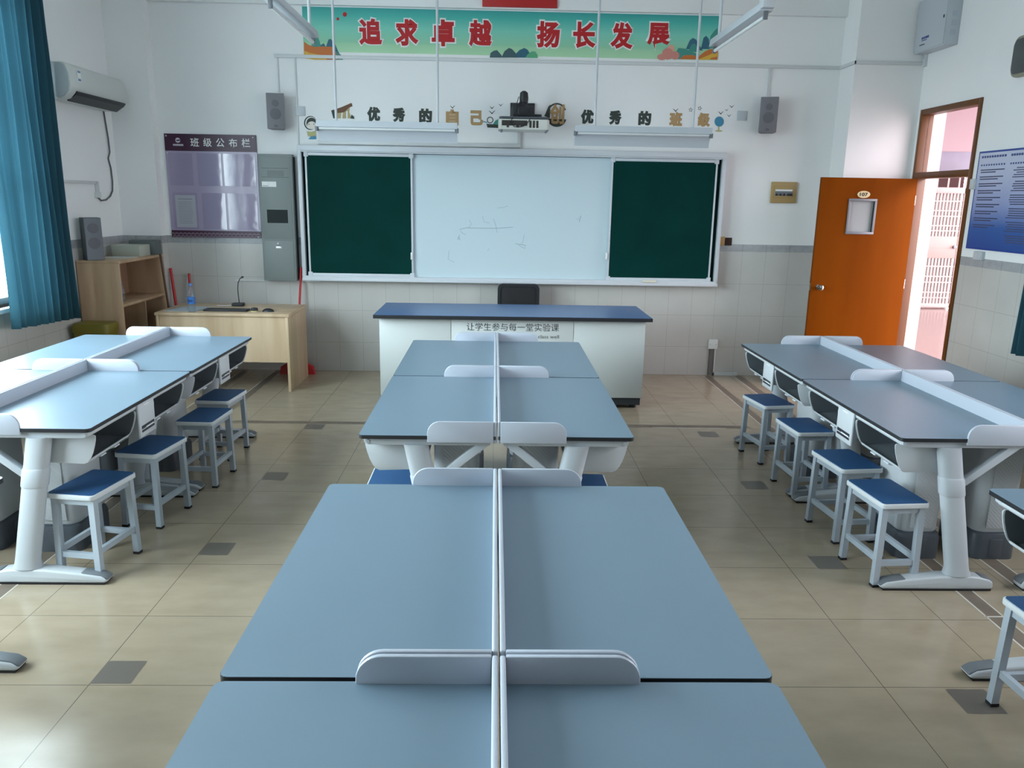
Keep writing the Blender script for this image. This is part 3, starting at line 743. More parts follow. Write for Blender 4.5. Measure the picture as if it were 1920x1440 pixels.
ORANGE = mat('orange_print', '#C06A2C', .5); YEL = mat('yellow_print', '#D8A83A', .5); TEAL = mat('teal_print', '#3F8C80', .5); BLU = mat('slate_print', '#2F6276', .5); SLATE = mat('dark_slate_print', '#3E5A60', .5); PEACH = mat('peach_print', '#C98478', .5); GRN = mat('leaf_print', '#58A67C', .5)
def art(name, pts, m, lay=1): relb(flat(name, pts, FY-.003-.0009*lay, m, ban, .0008))
art('banner_hill', [(584, 98), (584, 75), (589, 69), (594, 68), (598, 74), (604, 92), (608, 100)], TEAL)
art('banner_hill', [(596, 100), (602, 84), (607, 81), (611, 88), (616, 74), (620, 73), (628, 82), (640, 110), (644, 112)], BLU, 2)
art('banner_hill', [(606, 112), (613, 96), (622, 92), (632, 98), (643, 106), (643, 112)], TEAL, 3)
art('banner_field', [(570, 103), (570, 78), (578, 84), (590, 88), (606, 87), (622, 88), (630, 98), (632, 112), (600, 112), (571, 108)], ORANGE, 4)
art('banner_field', [(571, 104), (571, 95), (580, 99), (596, 102), (612, 104), (612, 112), (590, 112), (571, 109)], YEL, 5)
art('banner_lantern', disc_pts(646.5, 27, 4, 4.4, 12), REDP); art('banner_lantern', disc_pts(633.5, 35.5, 2.6, 3, 12), REDP)
art('banner_rock', [(918, 108), (920, 99), (926, 95), (932, 94), (940, 103), (942, 108)], SLATE)
art('banner_rock', [(940, 108), (946, 96), (954, 90), (960, 92), (967, 100), (972, 108)], SLATE, 2)
art('banner_rock', [(966, 102), (974, 94), (983, 90), (989, 93), (994, 101), (998, 108), (970, 108)], BLU, 3)
art('banner_tree', [(985, 108), (990, 101), (998, 96), (1004, 97), (1008, 104), (1008, 109)], GRN, 4)
art('banner_hill', [(1286, 92), (1293, 76), (1299, 71), (1305, 74), (1312, 86), (1318, 95)], BLU)
art('banner_hill', [(1290, 97), (1297, 83), (1303, 82), (1309, 92), (1312, 98)], TEAL, 2)
art('banner_hill', [(1314, 92), (1319, 71), (1324, 67), (1329, 73), (1331, 92)], BLU, 1)
art('banner_hill', [(1329, 90), (1332, 68), (1339, 58), (1346, 52), (1346, 92)], TEAL, 2)
art('banner_hill', [(1266, 100), (1272, 90), (1284, 91), (1300, 98), (1312, 103), (1300, 111), (1262, 111)], TEAL, 3)
art('banner_field', [(1274, 111), (1282, 104), (1296, 103), (1310, 106), (1322, 96), (1332, 92), (1346, 94), (1345, 112)], ORANGE, 4)
art('banner_field', [(1308, 112), (1322, 106), (1336, 100), (1346, 99), (1346, 106), (1334, 108), (1330, 112)], YEL, 5)
art('banner_blossom', disc_pts(1252, 101, 11, 11, 12), PEACH, 5); art('banner_blossom', disc_pts(1241, 107, 9, 6, 12), PEACH, 6)
art('banner_blossom', disc_pts(1266, 104, 8, 8, 12), PEACH, 6); art('banner_blossom', disc_pts(1258, 91, 7, 7, 12), mat('peach_light_print', '#D9A08C', .5), 4)

o = B().box(-.147, .565, FY-.07, FY-.045, 3.568, 4.02, bev=.003).end('framed_flag', mat('flag_red', '#B01A1C', .55)); tag(o, 'plain red flag panel above the banner, cut by the photo top', 'flag')

TR = mat('trunking_white', '#CDD0D0', .5)
tag(B().box(-2.15, 3.352, FY-.022, FY, 3.083, 3.113, bev=.003).end('cable_trunking', TR), 'long white cable trunking running under the banner to the corner column', 'trunking')
b = B(); b.box(3.350, 3.372, 7.813, FY, 3.083, 3.113, bev=.003); b.box(3.352, 4.03, 7.813, 7.835, 3.083, 3.113, bev=.003); b.box(4.0, 4.03, 7.785, 7.835, 3.07, 3.135, bev=.003)
tag(b.end('cable_trunking', TR), 'white cable trunking wrapped round the column beside the door', 'trunking')
def conduit(label, pts, w=.012):
    b = B()
    for p, q in zip(pts, pts[1:]):
        lo = [min(a, c)-w/2 for a, c in zip(p, q)]; hi = [max(a, c)+w/2 for a, c in zip(p, q)]
        b.box(lo[0], hi[0], lo[1], hi[1], lo[2], hi[2])
    return tag(b.end('cable_conduit', TR, smooth=False), label, 'conduit')
yc = FY-.007
def Q(u, v): p = at_y(u, v, yc); return (p.x, yc, p.z)
def vert(u, v0, v1): p, q = Q(u, v0), Q(u, v1); return [(p[0], yc, 3.09), (p[0], yc, q[2])]
conduit('thin white conduit dropping to the left wall speaker', vert(520, 112, 172))
conduit('long thin white conduit dropping from the trunking to the grey control cabinet', vert(553, 112, 284))
conduit('white conduit dropping to the right wall speaker', vert(1444, 127, 178), .02)
p, q = Q(596, 262), Q(972, 268); r_ = Q(972, 248)
b = B(); b.box(p[0], q[0]+.02, FY-.035, FY, 2.288, 2.325, bev=.003); b.box(q[0]-.012, q[0]+.02, FY-.03, FY, 2.32, 2.44, bev=.003)
tag(b.end('cable_trunking', TR), 'white trunking lying along the board top up to the projector', 'trunking')
p, q = Q(443, 527), Q(600, 529); conduit('thin conduit low on the tiles between desk microphone and board', [(p[0], yc, .935), (q[0], yc, .935)])
for u, v, lab in ((1391, 217, 'white blank wall plate right of the globe sticker'), (563, 208, 'white blank wall plate above the girl sticker')):
    p = at_y(u, v, FY); o = B().box(p.x-.048, p.x+.048, FY-.012, FY, p.z-.045, p.z+.045, bev=.004).end('wall_plate', PLAS); tag(o, lab, 'wall plate')

# wall speakers
def wall_speaker(u, v0, v1, rz, label):
    p, q = at_y(u, v0, FY-.09), at_y(u, v1, FY-.09); h = p.z-q.z
    s = thing('wall_speaker', label, 'speaker', (p.x, FY-.10, q.z), rz, 'grey wall speakers')
    B().prism([(-.085, -.06), (.085, -.06), (.06, .075), (-.06, .075)], 'z', 0, h, 0, bev=.006).end('speaker_box', SPK, s)
    b = B(); b.cyl((0, -.060, h*.72), (0, -.063, h*.72), .032, seg=24); b.cyl((0, -.060, h*.42), (0, -.063, h*.42), .052, seg=28); b.end('speaker_cone', SPKD, s)
    B().box(-.02, .02, .07, .105, h*.4, h*.7).end('bracket', BLACK, s, smooth=False)
    text('speaker_logo', 'Cv', (0, -.0605, h*.09), .03, .02, INK, s, bold=.02)
wall_speaker(517, 176, 243, math.radians(8), 'grey wall speaker left of the board, above the purple notice board')
wall_speaker(1443, 183, 250, math.radians(-16), 'grey wall speaker right of the board, above the breaker box')

# purple class notice board
pb = thing('notice_board', 'purple class notice board with lilac pockets on the left of the front wall', 'notice board', (-2.82, FY, 1.36))
def relp(o): o.location = o.location + Vector((2.82, -FY, -1.36)); return o
PX0, PX1 = -3.262, -2.365
relp(B().box(PX0, PX1, FY-.010, FY, 1.40, 2.21).end('pocket_sheet', mat('lilac_print', '#A79BB4', .16, spec=.5), pb, smooth=False))
relp(B().box(PX0, PX1, FY-.011, FY, 2.20, 2.362).end('title_strip', mat('deep_plum_print', '#3A1230', .35), pb, smooth=False))
relp(B().box(PX0, PX1, FY-.011, FY, 1.362, 1.43).end('bottom_strip', MATS['deep_plum_print'], pb, smooth=False))
tp = [(365, 267), (389, 267), (413, 267.5), (437, 268), (461, 268)]
for (u, v), c in zip(tp, '班级公布栏'):
    p = at_y(u, v, FY-.011); relp(text('title_character', c, (p.x, FY-.0112, p.z), .083, .083, WHITE, pb, bold=.012))
b = B(); ev = at_y(333.5, 263, FY-.011)
b.lathe([(.024, 0), (.024, .0008)], (ev.x, FY-.011, ev.z), axis='y', seg=24); b.box(ev.x-.05, ev.x+.05, FY-.0118, FY-.011, ev.z-.048, ev.z-.036)
b.box(ev.x-.05, ev.x+.05, FY-.0118, FY-.011, ev.z-.053, ev.z-.050)
relp(b.end('emblem', mat('pale_print', '#C9C4CC', .5), pb, smooth=False))
relp(B().prism([(ev.x-.024, ev.z+.003), (ev.x+.024, ev.z+.008), (ev.x+.02, ev.z-.004), (ev.x-.004, ev.z-.008)], 'y', FY-.0126, FY-.0119).end('emblem', MATS['deep_plum_print'], pb, smooth=False))
b = B()
for a, c, d, e in ((-3.235, -3.005, 1.87, 2.18), (-2.955, -2.72, 1.87, 2.18), (-2.70, -2.385, 1.87, 2.18), (-3.225, -2.985, 1.445, 1.80), (-2.935, -2.70, 1.445, 1.80), (-2.68, -2.385, 1.445, 1.80)):
    b.box(a, c, FY-.0135, FY-.010, d, e, bev=.001)
relp(b.end('clear_pockets', mat('lilac_gloss_pocket', '#9C91AB', .05, spec=.8, bump=.35, bscale=5), pb, smooth=False))
relp(B().box(-3.20, -3.0, FY-.0150, FY-.0137, 1.46, 1.775).end('pinned_sheet', mat('greyish_paper', '#A9AAB4', .35), pb, smooth=False))
b = B(); b.box(-3.17, -3.03, FY-.0156, FY-.0150, 1.735, 1.741)
for k in range(14): b.box(-3.175, -3.025-.02*random.random(), FY-.0154, FY-.0150, 1.50+k*.016, 1.5025+k*.016)
relp(b.end('sheet_text', GREYP, pb, smooth=False))
b = B(); n_ = 22
for k in range(n_):
    x = PX0+.02+k*(PX1-PX0-.04)/(n_-1)
    for j, z in enumerate((1.402, 1.376)):
        xx = x+(j*.5-.25)*.04
        for r0, r1 in ((.020, .016), (.012, .008)):
            a_ = [(xx+r0*math.cos(PI*i/8), z-.012+r0*math.sin(PI*i/8)) for i in range(9)]; c_ = [(xx+r1*math.cos(PI*i/8), z-.012+r1*math.sin(PI*i/8)) for i in range(8, -1, -1)]
            b.prism(a_+c_, 'y', FY-.0118-.0002*j, FY-.011)
relp(b.end('wave_pattern', mat('wave_print', '#8F7D8C', .5), pb, smooth=False))
b = B()
for x, z in ((PX0+.02, 2.34), (PX1-.03, 2.34), (PX1-.03, 1.375), (PX0+.02, 2.18)): b.lathe([(.007, 0), (.007, .003), (.003, .005)], (x, FY-.011, z), axis='y', seg=12)
relp(b.end('screw_caps', ALU, pb))

pb.location.y -= .002
# grey control cabinet
gc = thing('control_cabinet', 'tall narrow grey metal control cabinet between notice board and chalkboard', 'cabinet', (-2.17, FY, .945))
gw, gh = .165, 1.237
B().box(-gw, gw, -.10, 0, 0, gh, bev=.004).end('cabinet_body', CABG, gc)
B().box(-gw+.012, gw-.018, -.106, -.10, .022, .40, bev=.003).end('lower_door', CABG, gc)
B().box(-gw+.018, gw-.018, -.104, -.10, .425, 1.21, bev=.002).end('upper_panel', CABG, gc)
b = B(); b.lathe([(.009, 0), (.009, .006), (.004, .008)], (-.004, -.106, .372), axis='y', seg=14); b.box(-.028, .032, -.112, -.106, .325, .345, bev=.002); b.box(-.02, .024, -.1135, -.112, .328, .338)
tag(b.end('door_latch', mat('latch_steel', '#C9CDCD', .3, metal=.6), gc), 'silver latch and lock')
B().box(-.10, .105, -.1055, -.104, .575, .705).end('display_window', mat('dark_display', '#0C1A1B', .45, spec=.2), gc, smooth=False)
b = B()
for r_ in range(6):
    for k in range(13): b.box(-.075+k*.0125, -.075+k*.0125+.006, -.1046, -.104, 1.03+r_*.009, 1.03+r_*.009+.0045)
b.end('vent_holes', mat('vent_dark', '#3A4040', .7), gc, smooth=False); b = B()
for z in (1.015, 1.10):
    for k in range(26): b.box(-.13+k*.0102, -.13+k*.0102+.005, -.1046, -.104, z, z+.006)
b.end('vent_slots', mat('vent_dark', '#3A4040', .7), gc, smooth=False)
o = B().box(-.135, .005, -.1048, -.104, .925, .975).end('paper_label', WHITE, gc, smooth=False)
b = B(); b.box(-.128, -.075, -.1052, -.1048, .932, .937); b.box(-.07, -.069, -.1052, -.1048, .928, .972); b.end('label_print', GREYP, o, smooth=False)
b = B(); b.tube([(-2.0, FY-.03, z) for z in (2.16, 1.6, 1.1, .96)], .012, 8); tag(b.end('black_cable', BLACK), 'black cable in the gap between grey cabinet and chalkboard', 'cable')

# slogan stickers above the board
def ch_sticker(c, u, v, m, lab, w=.128, h=.138, bold=.062):
    p = at_y(u, v, FY); o = text('wall_character', c, (p.x, FY-.0002, p.z), w, h, m, None, bold, extr=.0018)
    tag(o, lab, 'wall sticker', 'slogan characters above the board')
ch_sticker('优', 700.5, 214, INKG, 'dark green wall character, first of the left slogan half right of the brown roof sticker')
ch_sticker('秀', 748, 215.5, INKG, 'dark green wall character, second of the left slogan half')
ch_sticker('的', 798, 217, INKG, 'dark green wall character with a star, just left of the tan ones near the projector')
ch_sticker('自', 848, 220, TAN, 'tan wall character under a single bird, above the left board lamp end', .125, .15)
ch_sticker('己', 894, 221, TAN, 'tan wall character just left of the magnifier sticker', .125, .14)
ch_sticker('优', 1101, 219, INKG, 'dark green wall character nearest right of the brush ring')
ch_sticker('秀', 1153.5, 220.5, INKG, 'dark green wall character second right of the brush ring')
ch_sticker('的', 1209, 221.5, INKG, 'dark green wall character with a star, third right of the brush ring')
ch_sticker('班', 1267, 224, TAN, 'tan wall character under a bird on the right half')
ch_sticker('级', 1320, 224.5, TAN, 'tan wall character next to the blue globe sticker')
def sticker(name, lab, *parts, cat='wall sticker', group=None):
    r = thing(name, lab, cat, (0, FY, 0), 0, group)
    for k, (nm, pts, m) in enumerate(parts):
        o = flat(nm, pts, FY-.0002-.0012*k, m, r, .0012); o.location = (0, -FY, 0)
    return r
SKIN = mat('sticker_skin', '#E4DAD0', .6); BROWN = mat('roof_brown', '#6A4A34', .7); SAND = mat('sand_print', '#B7A57A', .7); SKYB = mat('sky_blue_print', '#3F87A6', .6); OLV = mat('pale_olive_print', '#B5B07C', .6)
sticker('roof_sticker', 'brown tiled roof sticker with sand and dark strokes over the left board lamp',
        ('dark_stroke', [(621, 207), (628, 205), (632, 222), (625, 222)], INKG), ('sand_wall', [(632, 205), (657, 195), (655, 210), (659, 222), (631, 222)], SAND),
        ('roof', [(622, 207), (640, 201), (659, 193), (661, 199), (654, 202), (646, 210), (634, 212)], BROWN), ('dark_stroke', [(657, 222), (659, 215), (664, 219), (664, 223)], INKG), ('sand_gap', [(640, 212), (643, 211), (642, 222), (639, 222)], WHITE), ('sand_gap', [(649, 209), (652, 208), (652, 222), (649, 222)], WHITE))
ring = [(1044+18*math.cos(math.radians(a)), 212+19*math.sin(math.radians(a))) for a in range(150, 345, 8)]
ring += [(1044+15.5*math.cos(math.radians(a)), 213+17*math.sin(math.radians(a))) for a in range(340, 148, -8)]
r = sticker('brush_ring_sticker', 'dark brush ring sticker round a tan character, right of the projector',
        ('brush_ring', ring, INKG), ('brush_pool', [(1025, 222)] + disc_pts(1044, 221, 18, 17, 12, 10, 170)[::1], INKG), ('brush_tail', [(1022, 215), (1028, 200), (1032, 196), (1031, 222), (1020, 217)], INKG))
p = at_y(1044, 214, FY); o = text('ring_character', '创', (p.x, -.006, p.z), .15, .19, TAN, r, .035, extr=.001)
def arc_band(u, v, r0, r1, n=24): pass
def ringpts(u, v, r1, r0, n=20): return [(u+r1*math.cos(2*PI*i/n), v+r1*math.sin(2*PI*i/n)) for i in range(n+1)] + [(u+r0*math.cos(2*PI*i/n), v+r0*math.sin(2*PI*i/n)) for i in range(n, -1, -1)]
sticker('magnifier_sticker', 'small magnifier and green hills sticker left of the projector',
        ('lens_ring', ringpts(919, 225, 6.2, 4.6), INKG), ('handle', [(906, 227), (914, 229), (914, 230.5), (906, 229)], SKYB), ('hill', [(922, 236), (929, 226), (935, 223), (935, 236)], TEAL), ('dark_base', [(912, 232), (935, 234), (935, 240), (914, 239)], INKG))
sticker('globe_sticker', 'blue globe on a small stand sticker at the right end of the slogan',
        ('globe_ring', disc_pts(1349.5, 227, 10, 10.5), WHITE), ('globe', disc_pts(1348.5, 228, 8.8, 9.6), SKYB), ('stand', [(1346, 238), (1349, 238), (1349, 244), (1346, 244)], OLV), ('stand', disc_pts(1347.5, 245.5, 7, 1.6, 16), OLV))
sticker('girl_sticker', 'small cartoon girl reading sticker at the left end of the slogan',
        ('headband', disc_pts(582, 230.5, 12, 13.2), INKG), ('band', disc_pts(583, 230.5, 10.6, 11.6), WHITE), ('hair', disc_pts(584, 231, 9.6, 10.4), INKG), ('face', disc_pts(584.5, 235, 8.4, 7.4, 20), SKIN), ('eye', disc_pts(579.2, 233, .9, 1.1, 8), INK), ('eye', disc_pts(588.6, 232.6, .9, 1.1, 8), INK),
        ('book', [(575, 246), (583, 247), (592, 245), (592, 254), (583, 256), (577, 255)], OLV), ('skirt', [(578, 261), (583, 256), (592, 255), (593, 261)], SKYB))
sticker('paint_spot_sticker', 'blue reclining shape sticker peeping out below the left board lamp', ('spot', [(603, 259), (612, 259.5), (618, 260), (621, 264), (614, 264), (608, 261)], SKYB))
def bird(u, v, s, lab):
    sticker('bird_sticker', lab, ('wings', [(u-s, v-s*.55), (u-s*.5, v-s*.35), (u, v+s*.15), (u+s*.5, v-s*.4), (u+s, v-s*.6), (u+s*.45, v-s*.1), (u+s*.1, v+s*.42), (u-s*.15, v+s*.4), (u-s*.5, v-s*.08)], INK), group='black bird stickers on the slogan')
bird(848.5, 201, 5.5, 'bird sticker over the tan character above the left lamp'); bird(922.5, 202, 4.6, 'bird sticker middle one left of the projector'); bird(939, 197, 4.6, 'bird sticker highest one left of the projector')
bird(922.5, 211, 6.5, 'bird sticker lowest one left of the projector'); bird(1267, 207, 5.8, 'bird sticker over the tan character above the right lamp'); bird(1351.5, 212, 5.8, 'bird sticker right on top of the globe')
bird(1362.5, 206.5, 3.4, 'smallest bird sticker, up right of the globe'); bird(1372, 200, 4.8, 'bird sticker highest on the far right of the slogan'); bird(1367, 217, 4.4, 'bird sticker right of the globe, lowest of that flock')
def star(u, v, s, lab, ro=0):
    P = [(u+(s if k % 2 == 0 else s*.45)*math.sin(PI*k/5+ro), v-(s if k % 2 == 0 else s*.45)*math.cos(PI*k/5+ro)) for k in range(10)]
    Q_ = [(u+(q[0]-u)*.66, v+(q[1]-v)*.66) for q in P]
    sticker('star_sticker', lab, ('star_outline', P+[P[0]]+[Q_[0]]+Q_[::-1], INK), group='outline star stickers')
star(1295, 206, 4.6, 'outline star sticker left of the lamp pole over the tan characters', .1); star(1312, 203, 4.6, 'outline star sticker right of the lamp pole over the tan characters', .3)
star(802, 219, 4, 'outline star sticker on the dark character left of the projector', .2); star(1211, 224, 4, 'outline star sticker on the dark character right of the brush ring', .2)

# projector on its wall arm
pj = thing('projector', 'white short throw projector on a black wall arm above the board', 'projector', (.255, 7.62, 2.42))
B().prism(rr(.475, .30, .03, 5, 0, .17), 'z', 0, .095, 0, bev=.012).end('projector_body', mat('projector_white', '#D4D4CC', .4), pj)
B().prism(rr(.46, .29, .03, 5, 0, .17), 'z', .094, .118, 0, bev=.008).end('top_cover', DGREY, pj)
b = B(); b.box(-.205, .03, .0165, .02, .035, .082)
for k in range(3): b.box(.05+k*.032, .07+k*.032, .0165, .02, .018, .082)
for x, z, w in ((-.2, .06, .03), (-.16, .03, .02), (-.12, .05, .03), (-.07, .03, .025), (-.03, .04, .03), (.0, .055, .02)): b.box(x, x+w, .012, .018, z-.012, z+.006)
b.end('connector_bay', mat('port_dark', '#33302C', .5), pj, smooth=False)
for k in (-.205, .22): B().box(k-.01, k+.01, .03, .30, -.006, .004, bev=.003).end('projector_foot', GREYP, pj)

b = B(); b.box(-.11, .02, -.05, .34, 0, .12, bev=.012); b.box(-.06, .10, -.06, .0, .0, .10, bev=.01); b.cyl((.0, -.02, .1), (.0, -.02, .16), .03, seg=16)
b.lathe([(.02, 0), (.038, .01), (.042, .05), (.036, .1), (.015, .115)], (.0, -.02, .12), seg=20); b.box(-.12, .12, .34, .363, -.06, .17, bev=.004); b.box(.06, .17, -.03, .1, 0, .03, bev=.004)
for v in b.bm.verts: v.co += Vector((0, .18, .122))
ar = tag(b.end('wall_arm', BLACK, pj), 'black wall arm with round knob')
b = B(); b.tube([(-.03, -.06, .15), (-.06, -.1, .08), (-.10, -.14, .0), (-.125, -.19, -.06), (-.09, -.19, -.10), (-.03, -.19, -.10), (.02, -.185, -.08), (.06, -.15, -.02), (.05, -.08, .06)], .004, 6)
b.tube([(-.05, -.05, .18), (-.07, -.09, .1), (-.06, -.1, .02), (-.02, -.07, -.01)], .0035, 6); b.end('signal_cable', RUB, ar).location = (0, .18, .122)

# board lamps hung on two rods each, and the ceiling tubes
def board_lamp(u0, u1, label):
    x0, x1 = at_y(u0, 230, 7.2).x, at_y(u1, 230, 7.2).x; L = x1-x0
    s = thing('board_lamp', label, 'lamp', ((x0+x1)/2, 7.2, 2.43), 0, 'board lamps'); h = L/2
    prof = [(0, 0), (0, -.052), (.012, -.05), (.05, -.075), (.085, -.12), (.098, -.165), (.102, -.165), (.096, -.11), (.07, -.04), (.06, .0)]
    B().prism(prof, 'x', -h, h).end('reflector_housing', METAL_W, s, angle=25)
    b = B(); b.cyl((-h+.02, .03, -.062), (h-.02, .03, -.062), .0125, seg=14); b.end('tube', mat('unlit_tube', '#D8DCDC', .3), s)
    for q in (-1, 1): B().box(q*h-.012, q*h+.012, .01, .05, -.085, -.045, bev=.003).end('lamp_holder', GREYP, s)
    for q in (-1, 1): B().cyl((q*h*.72, .03, 0), (q*h*.72, .03, CZ-2.43), .011, seg=10).end('hanging_rod', PLAS, s)
board_lamp(592, 857, 'white board lamp hanging over the left chalkboard'); board_lamp(1080, 1337, 'white board lamp hanging over the right half of the board')
def tube_lamp(x, y0, y1, label, tilt):
    s = thing('ceiling_tube_lamp', label, 'lamp', (x, (y0+y1)/2, 3.0), 0, 'ceiling tube lamps'); h = (y1-y0)/2
    B().prism([(-.045, .0), (.045, .0), (.035, .055), (-.035, .055)], 'y', -h, h, bev=.003).end('lamp_body', METAL_W, s)
    B().cyl((0, -h+.03, -.032), (0, h-.03, -.032), .013, seg=14).end('tube', MATS['unlit_tube'], s)
    for q in (-1, 1): B().box(-.014, .014, q*h-.02*(q > 0)-.0*(q < 0), q*h+.02*(q < 0), -.05, .003, bev=.003).end('lamp_holder', GREYP, s)
    for q in (-.8, .8): B().cyl((0, q*h, .05), (0, q*h, CZ-3.0), .012, seg=10).end('hanging_rod', PLAS, s)
    if tilt: B().box(-.04, .04, -h-.05, -h, .01, .075, bev=.004).end('junction_box', PLAS, s)
tube_lamp(-1.45, 5.46, 6.70, 'unlit ceiling tube lamp at the top left, its end over the banner', 1); tube_lamp(1.73, 5.45, 6.69, 'unlit ceiling tube lamp at the top right, its end over the banner', 1)

# breaker box, sockets
bx = at_y(1468.5, 361, FY)
s = thing('breaker_box', 'beige breaker box with black switches between board and door', 'breaker box', (bx.x, FY, bx.z))
BEI = mat('beige_plastic', '#A98F5E', .45)
B().box(-.133, .133, -.022, 0, -.105, .105, bev=.008).end('box_cover', BEI, s); B().box(-.105, .107, -.028, -.022, -.052, .062, bev=.004).end('inner_frame', BEI, s)
B().box(-.09, .082, -.030, -.0275, .012, .03).end('label_strip', WHITE, s, smooth=False); B().box(-.092, .085, -.031, -.0275, -.032, .012).end('switch_row', GREYP, s, smooth=False)
for x in (-.078, -.038, 0, .038, .056, .074): B().prism([(x-.011, -.032), (x+.011, -.032), (x+.004, -.010), (x-.004, -.010)], 'y', -.038, -.03).end('switch_lever', BLACK, s, smooth=False)
p = at_y(1352.5, 452, FY); o = B().box(p.x-.033, p.x+.033, FY-.01, FY, p.z-.045, p.z+.045, bev=.003).end('wall_plate', mat('tan_plate', '#C09A62', .5)); tag(o, 'tan blank plate on the tile band right of the board', 'wall plate')
p = at_y(1365.5, 453, FY); o = B().box(p.x-.036, p.x+.036, FY-.006, FY, p.z-.04, p.z+.04, bev=.003).end('open_socket_hole', mat('hole_brown', '#3D2C26', .9, var=.3, vscale=40)); tag(o, 'dark open socket hole beside the tan plate', 'socket hole')
p = at_y(1336, 645, FY); s = thing('wall_socket', 'white double socket low on the tiles right of the bench', 'socket', (p.x, FY, p.z))
B().box(-.05, .05, -.025, 0, -.05, .05, bev=.005).end('socket_plate', WHITE, s)
b = B()
for x in (-.03, .03): b.lathe([(.004, 0), (.004, .001)], (x, -.025, 0), axis='y', seg=10)
b.end('screw', GREYP, s)
b = B(); b.box(p.x-.03, p.x+.012, FY-.018, FY, 0, p.z-.05, 1); b.box(p.x+.02, p.x+.035, FY-.022, FY, 0, p.z-.05); b.box(p.x+.02, p.x+.28, FY-.022, FY, 0, .03)
tag(b.end('floor_trunking', [TR, mat('trunk_gap_grey', '#6E6A66', .8)], smooth=False), 'white floor trunking dropping from the low wall socket', 'trunking')

# electric box on the right wall
s = thing('electric_box', 'white electric box high on the right wall above the door', 'electric box', (XR, 7.565, 3.175))
B().box(-.125, 0, -.255, .255, 0, .46, bev=.005).end('box_body', METAL_W, s); B().box(-.132, -.125, -.248, .248, .01, .45, bev=.003).end('box_door', METAL_W, s)
b = B()
for y0, y1, z0, z1 in ((.10, .125, .105, .125), (.07, .095, .105, .125), (.03, .065, .105, .125), (.0, .03, .105, .125), (.03, .12, .09, .097)): b.box(-.1328, -.132, y0, y1, z0, z1)
b.end('box_lettering', mat('blue_print', '#3B4A86', .5), s, smooth=False)
b = B(); b.box(-.1328, -.132, .06, .15, .055, .063); b.box(-.136, -.132, -.225, -.21, .225, .25); b.end('box_lock', BLACK, s, smooth=False)
b = B()
for k in range(3): b.box(-.08, -.035, -.257, -.255, .08+k*.075, .125+k*.075)
b.end('side_vents', SMET, s, smooth=False)
conduit('short white conduit between electric box and trunking on the right wall', [(XR-.012, 7.80, 3.12), (XR-.012, 7.80, 3.18)], .025)

# blue notice board, small plates and wall panel on the right wall
ps = thing('rules_board', 'blue rules board with two columns of small print on the right wall', 'notice board', (XR-.002, 6.15, 1.85))
b = B(); b.box(-.012, 0, -.58, .575, -.40, .39, 1); b.box(-.0135, -.012, -.565, .56, -.385, .375, 0)
gradient_material('rules_print', [(0, '#1F4C92'), (.22, '#2C5CA0'), (.45, '#8E9BC4'), (.75, '#B4B9D2'), (1, '#BFC3D6')], 'z', 1.46, 2.24, .3)
b.end('board_sheet', [MATS['rules_print'], mat('rules_edge', '#1B4390', .4)], ps, smooth=False)
b = B()
for cy, w in ((.36, .33), (-.02, .3)):
    n_ = 10
    for k in range(n_):
        y = cy-.0+.17-k*w/n_; b.box(-.0142, -.0135, y-.026, y-.002, .335-.0, .352); b.box(-.0142, -.0135, y-.024, y-.006, .272, .285)
b.end('board_title', mat('title_blue', '#21407C', .4), ps, smooth=False)
b = B()
for k in range(9):
    z = .235-k*.055; b.box(-.0142, -.0135, .52-.29-.03*random.random(), .52, z, z+.009); b.box(-.0142, -.0135, .52-.2-.05*random.random(), .515, z-.018, z-.009)
for k in range(34):
    z = .24-k*.0172
    if k % 6 == 5: continue
    b.box(-.0142, -.0135, -.45+.2*random.random(), .10-.05*random.random(), z, z+.0075)
b.end('board_print', mat('small_print', '#444A66', .5), ps, smooth=False)
for y, z, w, h, lab in ((6.74, 1.98, .04, .085, 'white door switch between doorway and blue rules board'), (6.52, 1.40, .06, .07, 'pair of white sockets under the blue rules board')):
    o = B().box(XR-.03, XR, y-w, y+w, z-h*.5, z+h*.5, bev=.005).box(XR-.034, XR-.03, y-w*.8, y-w*.1, z-h*.4, z+h*.4, bev=.002).end('wall_switch', PLAS); tag(o, lab, 'switch')
wp = thing('wall_panel', 'rounded dark grey wall panel with beige rim cut by the right photo edge', 'wall panel', (XR, 6.28, 2.92))
B().prism(rr(.30, .30, .06, 6), 'x', -.045, 0, bev=.01).end('panel_rim', mat('beige_rim', '#8E8A78', .5), wp); B().prism(rr(.27, .255, .05, 6), 'x', -.055, -.044, bev=.004).end('panel_face', mat('panel_dark', '#4B4F50', .4), wp)

# air conditioner on the left wall
ac = thing('air_conditioner', 'white split air conditioner high on the left wall', 'air conditioner', (XL, 7.40, 2.53))
prof = [(0, 0), (.13, 0), (.17, .012), (.215, .06), (.228, .12), (.226, .20), (.20, .27), (.17, .288), (0, .29)]
B().prism(prof, 'y', -.52, .51, bev=.012, seg=3).end('casing', mat('ac_white', '#C9CCC8', .4), ac)
prof2 = [(.006, .012), (.125, .012), (.165, .024), (.205, .066), (.216, .12), (.214, .195), (.19, .262), (.165, .278), (.006, .28)]
B().prism(prof2, 'y', -.528, -.515, bev=.01, seg=2).end('end_cap', mat('ac_grey', '#B4BEC0', .45), ac)
B().prism([(.140, -.008), (.212, .040), (.232, .064), (.224, .072), (.16, .016), (.138, .003)], 'y', -.43, .44).end('air_outlet', mat('outlet_black', '#0E1416', .4), ac, smooth=False)
b = B(); b.box(.226, .2295, -.40, -.345, .15, .24); b.end('sticker', WHITE, ac, smooth=False)
